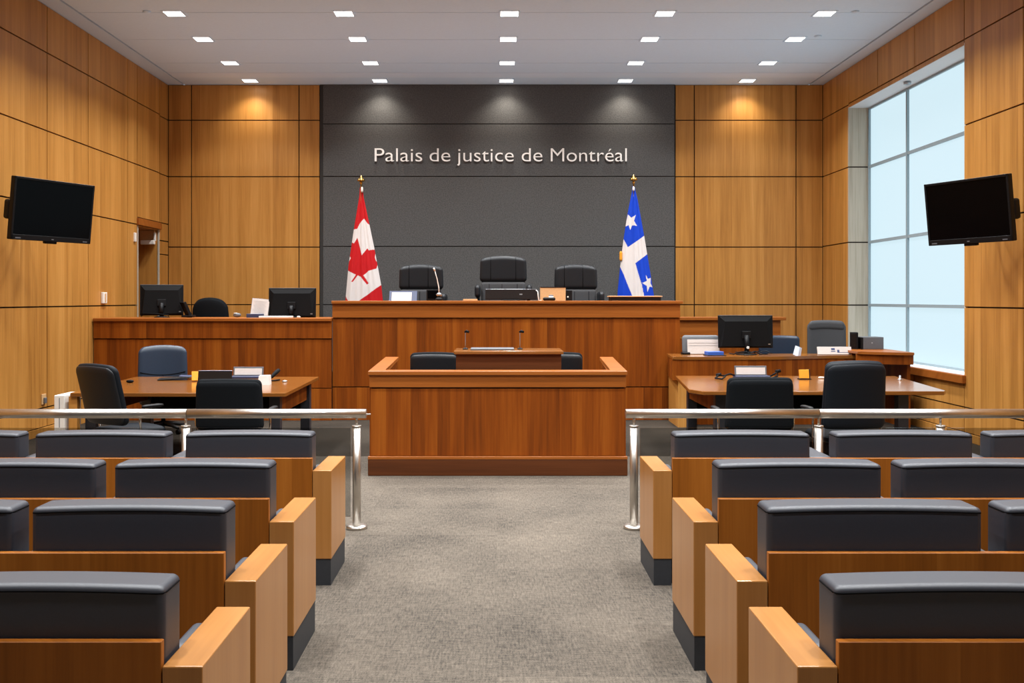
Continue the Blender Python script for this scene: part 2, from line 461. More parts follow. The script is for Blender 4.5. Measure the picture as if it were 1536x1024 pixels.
# front wall: wood either side of a charcoal stone field
SX0, SX1 = -2.985, 3.055
mb = MB()
ZF = [.10, 1.60, 2.59, 3.80, 4.77, ZC]
panels(mb, 'y', YF, -1, grid([XL, -5.25, -3.40, SX0 - .055], ZF) + grid([SX1 + .015, 3.40, 5.15, XR], ZF))
mb.mi = 1; mb.box(XL - .15, XR + .15, YF + .025, YF + .2, 0, ZC)
mb.mi = 2
for z0, z1 in zip([.1, 1.6, 2.60, 3.80, 4.70], [1.6, 2.60, 3.80, 4.70, ZC]):
    for a0, a1 in ((SX0, SX1),):
        mb.box(a0 + .006, a1 - .006, YF - .035, YF + .03, z0 + .008, z1 - .008)
mb.mi = 3; mb.box(SX0 - .05, SX1 + .008, YF - .018, YF + .03, 0, ZC)
struct(mb, 'wall_front', 'wall', mat2=['dark', 'stone', 'stonedark'])
mb = MB(); panels(mb, 'y', YB, 1, grid([XL, -3.4, -1.1, 1.1, 3.4, XR], [.1, 1.6, 2.8, 3.8, 4.79, ZC])); mb.mi = 1
mb.box(XL - .15, XR + .15, YB - .2, YB - .025, 0, ZC); struct(mb, 'wall_rear', 'plaster', mat2=['dark'])

# ceiling: boards with fine joints, dark slots along both side walls, a shallow step by the front wall
mb = MB()
bx_ = [YB, -1.2, .2, 1.6, 3.0, 4.4, 5.8, 7.2, 8.6, 10.0, 11.45, 12.86, 14.2, 15.62, 16.28]
for y0, y1 in zip(bx_, bx_[1:]): mb.box(-5.36, 5.36, y0 + .006, y1 - .006, ZC, ZC + .04)
mb.box(-5.36, 5.36, 16.64, YF + .03, ZC, ZC + .04)
mb.mi = 3; mb.box(-5.36, 5.36, 16.285, 16.625, ZC - .004, ZC + .04)
mb.mi = 1
mb.box(XL - .1, -5.395, YB, YF + .03, ZC, ZC + .04); mb.box(5.395, XR + .45, YB, YF + .03, ZC, ZC + .04)
mb.mi = 2
mb.box(XL - .2, XR + .5, YB - .2, YF + .2, ZC + .055, ZC + .15)
struct(mb, 'ceiling', 'ceil', mat2=['ceil2', 'dark', 'ceil3'])

# ------------------------------------------------------------------ ceiling lights
LX = [-4.16, -1.97, .165, 2.17, 4.23]
LYS = [12.9, 14.17, 15.6, 16.87]
colname = ['leftmost', 'second from left', 'middle', 'second from right', 'rightmost']
rowname = ['nearest row overhead', 'second row from the viewer', 'third row from the viewer', 'back row against the front wall']


def make_light(x, y):
    t = thing('ceiling_light', '', 'ceiling light', (x, y, ZC), 0, 'recessed square ceiling lights')
    mb = MB(); a, b = .135, .112
    for q in ((-a, -b, -a, a), (b, a, -a, a), (-b, b, -a, -b), (-b, b, b, a)): mb.box(q[0], q[1], q[2], q[3], -.008, 0)
    mb.build('light_frame', 'ceil', t, world=False)
    mb = MB(); mb.box(-b, b, -b, b, -.005, -.001); mb.build('diffuser', 'diff', t, world=False)
    return t


l0 = make_light(LX[0], LYS[0])
for j, y in enumerate(LYS):
    for i, x in enumerate(LX):
        lab = f'recessed square ceiling downlight, {colname[i]} in the {rowname[j]}'
        if i == j == 0: l0['label'] = lab
        else: dup(l0, (x, y, ZC), 0, lab)
for (x, y, lab) in ((fx(220, 12.8), 12.8, 'small round white ceiling sprinkler left of the nearest left downlight'),
                    (fx(1227, 14.0), 14.0, 'white ceiling sensor disc right of the second-row rightmost downlight'),
                    (fx(1283, 12.8), 12.8, 'tiny white sprinkler head at far right of the nearest light row')):
    mb = MB(); mb.lathe([(.05, 0), (.05, -.012), (.03, -.022), (.012, -.03)], (x, y, ZC), 16); o = mb.build('ceiling_sensor', 'ceil'); tag(o, lab, 'sensor', 'ceiling sensors')

# ------------------------------------------------------------------ lettering
sign = thing('wall_lettering', 'raised pale metal lettering reading Palais de justice de Montréal on dark stone wall', 'sign', (.07, YF - .035, 3.95))
YT = YF - .035


def letters(txt, px0, px1, zbase, capz):
    cu = bpy.data.curves.new('t', 'FONT'); cu.body = txt; cu.size = 1; cu.extrude = .05; cu.resolution_u = 6; cu.offset = -.007
    ob = bpy.data.objects.new('t', cu); COL.objects.link(ob); bpy.context.view_layer.update()
    me = bpy.data.meshes.new_from_object(ob.evaluated_get(bpy.context.evaluated_depsgraph_get()))
    bpy.data.objects.remove(ob); bpy.data.curves.remove(cu)
    bm = bmesh.new(); bm.from_mesh(me); bpy.data.meshes.remove(me)
    bmesh.ops.remove_doubles(bm, verts=bm.verts, dist=1e-5)
    X0, X1 = fx(px0, YT), fx(px1, YT)
    a0 = min(v.co.x for v in bm.verts); a1 = max(v.co.x for v in bm.verts)
    sx = (X1 - X0) / (a1 - a0)
    seen, comps = set(), []
    for v in bm.verts:
        if v in seen: continue
        st, c = [v], set()
        while st:
            q = st.pop()
            if q in c: continue
            c.add(q); st += [e.other_vert(q) for e in q.link_edges]
        seen |= c; comps.append(c)
    groups = []
    for c in sorted(comps, key=lambda c: -len(c)):
        lo, hi = min(v.co.x for v in c), max(v.co.x for v in c)
        for g in groups:
            ov = min(hi, g[1]) - max(lo, g[0])
            if ov > .6 * min(hi - lo, g[1] - g[0]): g[2].update(c); break
        else: groups.append([lo, hi, set(c)])
    for lo, hi, c in sorted(groups, key=lambda g: g[0]):
        b2 = MB(); mp = {}
        for v in c:
            p = v.co
            mp[v] = b2.bm.verts.new((X0 + (p.x - a0) * sx, YT - .045 + (.05 - p.z) * .25 , zbase + p.y * capz))
        for f in {f for v in c for f in v.link_faces}:
            try: b2.bm.faces.new([mp[v] for v in f.verts])
            except ValueError: pass
        b2.build('letter', 'letter', sign)
    bm.free()


for wd, a, b in (('Palais', 562.4, 633.5), ('de', 644.7, 675.6), ('justice', 685.7, 770.5), ('de', 782.5, 813.4), ('Montréal', 826, 939.8)):
    letters(wd, a, b, fz(242.5, YT), .333)

# ------------------------------------------------------------------ judges' bench and desks
JY, JX0, JX1 = 14.0, -2.305, 2.575
b = thing('judges_bench', 'long raised reddish wooden judges bench below the stone wall', 'bench', (.13, JY, 0))
mb = MB(); mb.box(JX0, JX1, JY + .05, JY + .09, .47, 1.425); mb.build('front_panel', 'bench', b)
mb = MB(); mb.box(JX0 - .0, JX1 + .0, JY + .03, JY + .09, 1.437, 1.63); mb.build('fascia', 'benchH', b)
mb = MB(); mb.box(JX0 - .01, JX1 + .035, JY, JY + .28, 1.63, 1.672, .006, 2); mb.build('ledge', 'benchH', b)
mb = MB(); mb.box(JX0, JX1 - .09, JY + .045, JY + .09, 0, .455); mb.build('base_panel', 'bench', b)
mb = MB(); mb.box(JX0 + .005, JX1 - .02, JY + .065, JY + .10, .05, 1.64); mb.build('joint_backing', 'dark', b)
mb = MB(); mb.box(JX0 + .02, JX1 - .02, JY + .28, JY + .85, 1.60, 1.672, .003); mb.build('worktop', 'benchH', b)
mb = MB(); mb.box(JX0, JX0 + .04, JY + .09, JY + .85, 0, 1.63); mb.build('side_panel', 'bench', b)
mb = MB(); mb.box(JX1 - .04, JX1, JY + .09, 15.5, 0, 1.63); mb.build('side_panel', 'bench', b)

KY = 13.95
b = thing('clerk_counter', 'long wooden clerk counter on the left joining the judges bench', 'counter', (-3.97, KY, 0))
KX0, KX1 = -5.635, -2.308
mb = MB(); mb.box(KX0, KX1 - .003, KY + .04, KY + .08, .455, 1.135); mb.build('front_panel', 'bench', b)
mb = MB(); mb.box(KX0, KX1, KY + .025, KY + .08, 1.148, 1.385); mb.build('fascia', 'bench', b)
mb = MB(); mb.box(KX0, KX1, KY, KY + .3, 1.385, 1.43, .006, 2); mb.build('ledge', 'benchH', b)
mb = MB(); mb.box(KX0, KX1 - .003, KY + .035, KY + .08, 0, .443); mb.build('base_panel', 'bench', b)
mb = MB(); mb.box(KX0, KX1 - .003, KY + .06, KY + .10, .05, 1.39); mb.build('joint_backing', 'dark', b)
mb = MB(); mb.box(KX0, KX1 - .003, KY + .30, KY + .85, 1.385, 1.43, .003); mb.build('worktop', 'benchH', b)

# raised floors behind the benches
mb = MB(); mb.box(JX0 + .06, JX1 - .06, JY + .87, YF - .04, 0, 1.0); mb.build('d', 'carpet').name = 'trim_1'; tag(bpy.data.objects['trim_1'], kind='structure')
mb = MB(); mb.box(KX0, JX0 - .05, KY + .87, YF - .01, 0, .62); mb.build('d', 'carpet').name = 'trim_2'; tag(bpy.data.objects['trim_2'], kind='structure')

RY = 15.55
b = thing('side_counter', 'reddish brown counter at right end of the judges bench', 'counter', (3.5, RY, 0))
RX0, RX1 = 2.62, 4.42
zt = fz(475.5, RY)
mb = MB(); mb.box(RX0, RX1, RY + .03, RY + .07, .45, zt - .33); mb.build('front_panel', 'bench', b)
mb = MB(); mb.box(RX0, RX1, RY + .02, RY + .07, zt - .318, zt - .05); mb.build('fascia', 'benchH', b)
mb = MB(); mb.box(RX0, RX1 + .08, RY - .02, RY + .35, zt - .05, zt, .006, 2); mb.build('ledge', 'benchH', b)
mb = MB(); mb.box(RX0, RX1, RY + .025, RY + .07, 0, .44); mb.build('base_panel', 'bench', b)
mb = MB(); mb.box(RX1 - .04, RX1, RY + .07, RY + .9, 0, zt - .05); mb.build('side_panel', 'bench', b)

# witness box
WY, WX0, WX1 = 9.62, -1.225, 1.245
b = thing('witness_box', 'large reddish wooden witness box standing at the centre of the carpet', 'witness box', (0, WY, 0))
WB = 11.95
xo0, xo1 = -1.30, 1.36          # rear outer corners (the box splays slightly)
mb = MB(); mb.box(WX0 + .012, WX1 - .012, WY + .012, WY + .05, .19, .835); mb.build('front_panel', 'bench', b)
mb = MB(); mb.box(WX0, WX1, WY, WY + .05, .848, .965, .003); mb.build('fascia', 'benchH', b)
mb = MB()
for s, a, c in ((-1, WX0, xo0), (1, WX1, xo1)):
    q = [(a, WY + .02), (a - s * .1, WY + .02), (c - s * .1, WB), (c, WB)]
    if s > 0: q = [(a - s * .1, WY + .02), (a, WY + .02), (c, WB), (c - s * .1, WB)]
    mb = MB(); mb.prism(q, .16, .965); mb.build('side_wall', 'bench', b)
mb = MB(); mb.prism([(WX0 - .012, WY - .02), (WX1 + .012, WY - .02), (WX1 + .012, WY + .10), (xo1 + .03, WB), (xo1 - .13, WB), (WX1 - .13, WY + .14), (WX0 + .13, WY + .14), (xo0 + .13, WB), (xo0 - .03, WB), (WX0 - .012, WY + .1)], .964, 1.007, .008, 2)
mb.build('top_rail', 'benchH', b)
mb = MB(); mb.prism([(WX0 - .012, WY - .02), (WX1 + .012, WY - .02), (xo1 + .02, WB), (xo0 - .02, WB)], 0, .158, .006); mb.build('plinth', 'benchD', b)
mb = MB(); mb.box(WX0 + .02, WX1 - .02, WY + .02, WY + .07, .15, .97); mb.build('joint_backing', 'dark', b)
mb = MB(); mb.box(WX0 - .012, WX1 + .012, WY - .022, WY + .02, .158, .186, .003); mb.build('base_moulding', 'benchH', b)

# lectern desk inside the witness box
LY = 9.85
b = thing('lectern', 'wooden lectern desk rising above front ledge of the witness box', 'lectern', (.12, LY, .158))
lx0, lx1 = fx(681, LY + .03), fx(845, LY + .03)
mb = MB(); mb.box(lx0 + .02, lx1 - .02, LY + .03, LY + .07, .158, 1.152); mb.build('front_panel', 'benchD', b)
for x in (lx0 + .02, lx1 - .06):
    mb = MB(); mb.box(x, x + .04, LY + .07, LY + .5, .158, 1.152); mb.build('side_panel', 'benchD', b)
mb = MB(); mb.box(lx0, lx1, LY, LY + .54, 1.152, 1.188, .008, 2); mb.build('top', 'table', b)

for px, lab in ((698, 'black gooseneck microphone on left side of the witness lectern'), (780, 'black gooseneck microphone on right side of the witness lectern')):
    x = fx(px, 10.15); z = 1.188; s = 1 if px < 745 else -1
    t = thing('gooseneck_microphone', lab, 'microphone', (x, 10.15, z), 0, 'lectern microphones')
    mb = MB(); mb.lathe([(.028, 0), (.028, .008), (.012, .016)], (x, 10.15, z), 16); mb.build('mic_base', 'blackp', t)
    mb = MB(); mb.tube([(x, 10.15, z + .01), (x, 10.15, z + .12), (x, 10.148, z + .165), (x + .005 * s, 10.14, z + .178)], .004, 8); mb.build('mic_stem', 'lightsil', t)
    mb = MB(); mb.tube([(x - .006, 10.145, z + .175), (x + .012, 10.135, z + .183), (x + .035, 10.12, z + .176)], [.009, .014, .012], 10); mb.build('mic_head', 'blackm', t)
mb = MB(); mb.box(fx(706, 10.05), fx(771, 10.05), 9.95, 10.2, 1.188, 1.205, .004); tag(mb.build('document_tablet', 'greyp'), 'flat grey tablet lying on top of the witness lectern', 'tablet')

# right clerk desk, with curved front
DYF = 13.2
b = thing('clerk_desk', 'wooden clerk desk with curved front edge beside the window', 'desk', (3.9, DYF, 0))
def front_curve(x):   # plan of the front edge: wavy towards the window
    if x < 3.4: return DYF
    if x < 4.6: return DYF + .30 * (math.sin((x - 3.4) / 1.2 * PI - PI / 2) + 1) / 2
    return DYF + .30
xs = [2.32 + (4.98 - 2.32) * i / 40 for i in range(41)]
fr = [(x, front_curve(x)) for x in xs]
mb = MB(); mb.prism(fr + [(4.98, 13.97), (2.38, 13.97)], .895, .935, .004); mb.build('desk_top', 'table', b)
frf = [(x, front_curve(x) + .01) for x in xs]
mb = MB(); mb.prism(frf + [(x, y + .03) for x, y in reversed(frf)], .625, .895); mb.build('fascia', 'bench', b)
mb = MB(); mb.prism([(2.322, DYF + .041), (2.357, DYF + .041), (2.425, 13.96), (2.39, 13.96)], .625, .895); mb.build('side_fascia', 'bench', b)
mb = MB(); mb.box(2.42, 4.95, DYF + .33, DYF + .37, 0, .625); mb.build('modesty_panel', 'bench', b)
mb = MB(); mb.box(2.40, 2.44, DYF + .03, 13.96, 0, .625); mb.build('side_panel', 'wall', b)
mb = MB(); mb.box(2.441, 2.6, DYF + .03, DYF + .07, 0, .625); mb.build('front_post', 'wall', b)
cv = [(4.80 + .64 * i / 14, 13.30 - .28 * math.sin(i / 14 * PI / 2)) for i in range(15)]
mb = MB(); mb.prism(cv + [(5.44, 14.15), (4.80, 14.15)], .965, 1.0, .004); mb.build('raised_ledge', 'benchH', b)
mb = MB(); mb.prism([(x, y + .03) for x, y in cv] + [(x, y + .07) for x, y in reversed(cv)], .84, .965); mb.build('ledge_fascia', 'bench', b)
mb = MB(); mb.box(5.38, 5.42, 13.1, 14.15, 0, .965); mb.build('side_panel', 'bench', b)
mb = MB(); mb.box(4.84, 4.88, 13.62, 14.12, .935, .965); mb.build('spacer', 'bench', b)


# ------------------------------------------------------------------ lawyers' tables
def table(label, q, legs, chamfer=None, apron_side=None, loc=None):
    t = thing('counsel_table', label, 'table', loc, 0, 'counsel tables')
    mb = MB(); mb.prism(q, .71, .75, .004); mb.build('tabletop', 'table', t)
    for x, y in legs:
        mb = MB(); mb.box(x - .055, x + .055, y - .055, y + .055, 0, .71, .004); mb.build('leg', 'darkmetal', t)
    (xa, ya), (xb, yb) = (min(l[0] for l in legs), min(l[1] for l in legs)), (max(l[0] for l in legs), max(l[1] for l in legs))
    for x in (xa, xb):
        mb = MB(); mb.box(x - .02, x + .02, ya + .055, yb - .055, .5, .71); mb.build('apron', 'bench', t)
    mb = MB(); mb.box(xa + .06, xb - .06, yb - .02, yb + .02, .36, .71); mb.build('modesty_panel', 'blackm', t)
    return t


TL = table('wooden counsel table on the left, with laptop and papers', [(-4.31, 10.1), (-2.13, 10.1), (-2.17, 12.2), (-4.4, 12.2)], [(-4.17, 10.32), (-2.28, 10.32), (-2.28, 11.95), (-4.17, 11.95)], loc=(-3.25, 11.1, 0))
mb = MB(); mb.box(-4.335, -4.25, 10.13, 10.2, 0, .71); mb.build('end_post', 'wall', TL)
table('wooden counsel table on the right, reflecting daylight at its right end', [(2.02, 10.52), (2.12, 10.28), (4.6, 10.28), (4.65, 10.36), (4.9, 12.3), (2.21, 12.35)], [(2.34, 10.5), (4.25, 10.5), (4.3, 12.1), (2.36, 12.1)], loc=(3.45, 11.3, 0))
mb = MB(); mb.box(-4.47, -4.365, 10.1, 10.5, 0, .725, .005); mb.mi = 1; mb.box(-4.42, -4.413, 10.098, 10.105, .4, .70)
tag(mb.build('floor_box', 'white', mat2=['greyp']), 'narrow white floor cabinet at left end of the left table', 'cabinet')


# ------------------------------------------------------------------ chairs (local front is -Y, origin on the floor)
def swivel(t, seat_z, metal='blackp'):
    mb = MB(); mb.tube([(0, 0, .09), (0, 0, seat_z - .05)], .028, 14); mb.build('gas_column', 'blackp', t, world=False)
    mb = MB()
    for k in range(5):
        a = 2 * PI * k / 5 + .3
        mb.tube([(0, 0, .12), (.16 * math.cos(a), .16 * math.sin(a), .105), (.3 * math.cos(a), .3 * math.sin(a), .075)], [.035, .025, .017], 8)
    mb.build('star_base', metal, t, world=False)
    for k in range(5):
        a = 2 * PI * k / 5 + .3
        c = Vector((.3 * math.cos(a), .3 * math.sin(a), .03)); d = Vector((-math.sin(a), math.cos(a), 0))
        mb = MB(); mb.tube([c - d * .022, c + d * .022], .03, 12); mb.build('caster', 'blackm', t, world=False)


def task_chair(name, label, loc, rotz, w, top, leather, shell='black_fabric', crown=.02, tilt=.12, arms='chrome', bottom=.5, roll=False, group=None, crease=False, taper=0.0, rxz=.08, armw=None, tagm=False):
    t = thing(name, label, 'chair', loc, rotz, group)
    sz = .47
    mb = MB(); mb.rbox((0, -.02, sz - .05), (w * .92, .5, .1), (.06, .06, .045), lambda p: (p.x, p.y, p.z - .02 * (1 if p.z > 0 else 0) * (p.x / (w * .46)) ** 2)); mb.build('seat', leather, t, world=False)
    h = top - bottom
    def df(p, cr=crown):
        k = (p.x / (w / 2)) ** 2
        zz = p.z - cr * k * max(0, p.z / (h / 2))
        return (p.x * (1 - taper * (p.z / h + .5)), p.y - .05 * k + tilt * (p.z + h / 2), zz)
    zc = (top + bottom) / 2
    mb = MB(); mb.rbox((0, .24, zc), (w, .09, h), (rxz, .04, rxz), df, inner=10); bk = mb.build('backrest', leather, t, world=False)
    mb = MB(); mb.rbox((0, .278, zc - .008), (w * .985, .05, h - .03), (rxz, .024, rxz), df, inner=10); mb.build('back_shell', shell, t, world=False)
    if roll:
        mb = MB(); mb.rbox((0, .225 + tilt * (h - .09), top - .085), (w * .93, .09, .15), (.06, .044, .06), lambda p: (p.x, p.y - .05 * (p.x / (w / 2)) ** 2, p.z + .02 * (1 - (p.x / (w / 2)) ** 2)), inner=8); mb.build('head_roll', leather, t, world=False)
    if crease:
        mb = MB()
        zs = bottom + h * .42
        yy = .24 - .048 + tilt * (zs - bottom)
        mb.tube([(x, yy - .05 * (x / (w / 2)) ** 2, zs - .035 + .05 * (x / (w / 2)) ** 2) for x in [w * .45 * (i / 8 - 1) for i in range(17)]], .006, 6)
        mb.tube([(0, yy, zs - .03), (0, .24 - .047 + tilt * .1, bottom + .06)], .004, 6)
        mb.build('crease_seam', 'seam', bk, world=False)
    if tagm:
        yt = .278 + .025 + tilt * (h * .42)
        mb = MB(); mb.mbox(Matrix.Translation((-w * .12, yt, bottom + h * .42)) @ Matrix.Rotation(-tilt, 4, 'X'), .045, .006, .02, .001); mb.build('tag', 'white', t, world=False)
    aw = armw or w * .5 + .03
    for s in (-1, 1):
        if arms == 'chrome':
            mb = MB(); mb.tube([(s * (aw - .06), .05, sz - .08), (s * aw, .08, sz - .05), (s * (aw + .005), .1, .6), (s * aw, .04, .655), (s * aw, -.14, .66)], .011, 8); a = mb.build('armrest', 'chrome', t, world=False)
            mb = MB(); mb.rbox((s * aw, -.05, .672), (.06, .24, .035), (.025, .06, .015), inner=2); mb.build('arm_pad', 'blackp', a, world=False)
        elif arms == 'pad':
            mb = MB(); mb.tube([(s * (aw - .08), 0, sz - .06), (s * aw, .0, sz + .02), (s * aw, 0, sz + .2)], .02, 8); a = mb.build('armrest', 'blackp', t, world=False)
            mb = MB(); mb.rbox((s * aw, -.03, sz + .22), (.075, .3, .05), (.03, .08, .024), inner=2); mb.build('arm_pad', 'greychair', a, world=False)
    swivel(t, sz)
    return t


def exec_chair(label, loc, w, top, ph, armz, group, leather='black_leather'):
    """tall judge's chair: plump head cushion over a pleated lower back, padded arms"""
    t = thing('judge_chair', label, 'chair', loc, 0, group)
    sz = .55
    mb = MB(); mb.rbox((0, -.02, sz - .06), (w * .86, .52, .13), (.07, .07, .06)); mb.build('seat', leather, t, world=False)
    zc = top - ph / 2
    def df(p):
        k = (p.x / (w / 2)) ** 2
        return (p.x * (1 + .03 * (-p.z / ph)), p.y - .05 * k, p.z - .05 * k * max(0, p.z / (ph / 2)))
    mb = MB(); mb.rbox((0, .27, zc), (w, .15, ph), (.07, .065, .07), df, inner=10); hc = mb.build('head_cushion', leather, t, world=False)
    for x in (-w * .27, w * .16 if w < .72 else w * .27):
        mb = MB(); k = (x / (w / 2)) ** 2
        mb.tube([(x, .195 - .05 * k, zc - ph * .4), (x, .194 - .05 * k, zc), (x, .196 - .05 * k, zc + ph * .33), (x, .215 - .05 * k, zc + ph * .46 - .04 * k)], .0045, 6); mb.build('stitched_seam', 'seam', hc, world=False)
    lh = top - ph - sz + .05
    mb = MB(); mb.rbox((0, .26, sz - .03 + lh / 2), (w * .95, .12, lh), (.05, .055, .05), lambda p: (p.x, p.y - .05 * (p.x / (w / 2)) ** 2, p.z), inner=8); lb = mb.build('lower_back', 'greychair', t, world=False)
    for x in (-w * .3, -.02, w * .3):
        mb = MB(); k = (x / (w / 2)) ** 2; mb.tube([(x, .199 - .05 * k, sz + .06), (x, .199 - .05 * k, sz + lh - .07)], .004, 6); mb.build('stitched_seam', 'seam', lb, world=False)
    for s in (-1, 1):
        aw = w * .5 + .03
        mb = MB(); mb.rbox((s * aw, -.0, armz - .1), (.09, .42, .2), (.04, .07, .06), inner=3); a = mb.build('armrest', leather, t, world=False)
        mb = MB(); mb.rbox((s * (aw - .005), .02, (armz + sz) / 2 - .14), (.05, .2, armz - sz - .08), (.02, .04, .02), inner=3); mb.build('arm_support', 'blackp', a, world=False)
    swivel(t, sz)
    return t


DA = 1.0
gj = 'judge chairs behind the bench'
exec_chair('tallest black leather judge chair, middle of the three behind the bench', (fx(755, 15.3), 15.25, DA), .72, fz(383, 15.45) - DA, .42, fz(427, 15.2) - DA, gj)
exec_chair('low-armed black leather judge chair behind bench beside the red and white flag', (fx(630.5, 15.3), 15.25, DA), .68, fz(396, 15.45) - DA, .40, fz(440, 15.2) - DA, gj)
exec_chair('black leather judge chair behind bench beside the blue and white flag', (fx(865, 15.3), 15.25, DA), .66, fz(396, 15.45) - DA, .40, fz(437, 15.2) - DA, gj)

gt = 'chairs at the counsel tables'
task_chair('office_chair', 'black office chair seen from behind at near side of left table', (-2.44, 9.35, 0), PI, .62, .975, 'black_fabric', tilt=.08, group=gt, rxz=.05, taper=.05, crown=.01)
task_chair('office_chair', 'black office chair turned rightward at left corner of left table', (-3.60, 9.75, 0), math.radians(146), .58, 1.09, 'navydark', shell='black_leather', tilt=.24, group=gt, rxz=.07, crown=.02)
task_chair('office_chair', 'navy leather office chair facing the viewer behind left table', (-4.24, 12.72, 0), math.radians(20), .62, 1.10, 'navy', tilt=.12, group=gt, crease=True, shell='black_leather', crown=.035, taper=.04)
task_chair('office_chair', 'lower black office chair seen from behind at near side of right table', (2.40, 9.35, 0), PI, .63, .99, 'black_fabric', tilt=.08, group=gt, rxz=.05, taper=.06, crown=.01)
task_chair('office_chair', 'taller black office chair with padded head roll at right table', (3.27, 9.45, 0), math.radians(186), .60, 1.125, 'navydark', shell='navydark', tilt=.10, group=gt, roll=True, rxz=.06, taper=.06)
gc = 'chairs behind the clerk desks'
task_chair('clerk_chair', 'black chair with small white tag behind the left clerk counter', (fx(322, 15.25), 15.25, .62), PI, .58, fz(446, 15.0) - .62, 'black_fabric', group=gc, crown=.07, rxz=.12, taper=.12, tagm=True, tilt=.05)
task_chair('clerk_chair', 'navy chair behind right clerk desk beside the monitor', (fx(1176, 14.55), 14.58, 0), 0, .60, fz(503, 14.8), 'navy', group=gc, armw=.27, crown=.01, rxz=.05, tilt=.05, shell='navydark')
task_chair('clerk_chair', 'tall grey chair behind right clerk desk near the window', (fx(1243, 14.7) + .03, 14.76, 0), math.radians(-8), .56, fz(481, 14.95), 'greychair', group=gc, crown=.02, rxz=.09, tilt=.05, roll=True, shell='black_fabric')
gw = 'chairs inside the witness box'
task_chair('witness_chair', 'black chair showing left of the lectern inside witness box', (fx(650, 10.7), 11.05, .158), PI, .52, fz(528, 10.75) - .158, 'black_fabric', group=gw, tilt=.04, rxz=.05, armw=.34, arms='pad', tagm=True, shell='black_leather', crown=.015)
task_chair('witness_chair', 'black chair mostly hidden right of the lectern inside witness box', (fx(839, 10.7), 11.05, .158), PI, .52, fz(528, 10.75) - .158, 'black_fabric', group=gw, tilt=.04, rxz=.05, armw=.34, arms='pad', shell='black_leather', crown=.015)


# ------------------------------------------------------------------ public benches
ROWS = [  # near face y, far end y, aisle face left, aisle face right, cushions left (x0,x1), cushions right
    (2.77, 3.31, -.815, .833, [(-1.68, -.935), (-2.50, -1.75)], [(.951, 1.72), (1.80, 2.55)]),
    (3.61, 4.16, -.870, .867, [(-1.70, -.990), (-2.51, -1.772), (-3.3, -2.59)], [(.988, 1.775), (1.862, 2.66), (2.74, 3.5)]),
    (4.57, 5.13, -.927, .900, [(-1.765, -1.046), (-2.60, -1.854), (-3.42, -2.69)], [(1.022, 1.777), (1.871, 2.63), (2.72, 3.46)]),
    (5.93, 6.48, -.980, .928, [(-1.862, -1.104), (-2.759, -1.977), (-3.63, -2.858)], [(1.064, 1.873), (2.03, 2.846), (2.954, 3.75)]),
]
rowlab = ['nearest the viewer', 'second row from the viewer', 'third row from the viewer', 'farthest row, just before the metal rail']
ARMW = .112
TOPS = [.898, .945, .945, .902]; PTOP = [.75, .783, .786, .755]
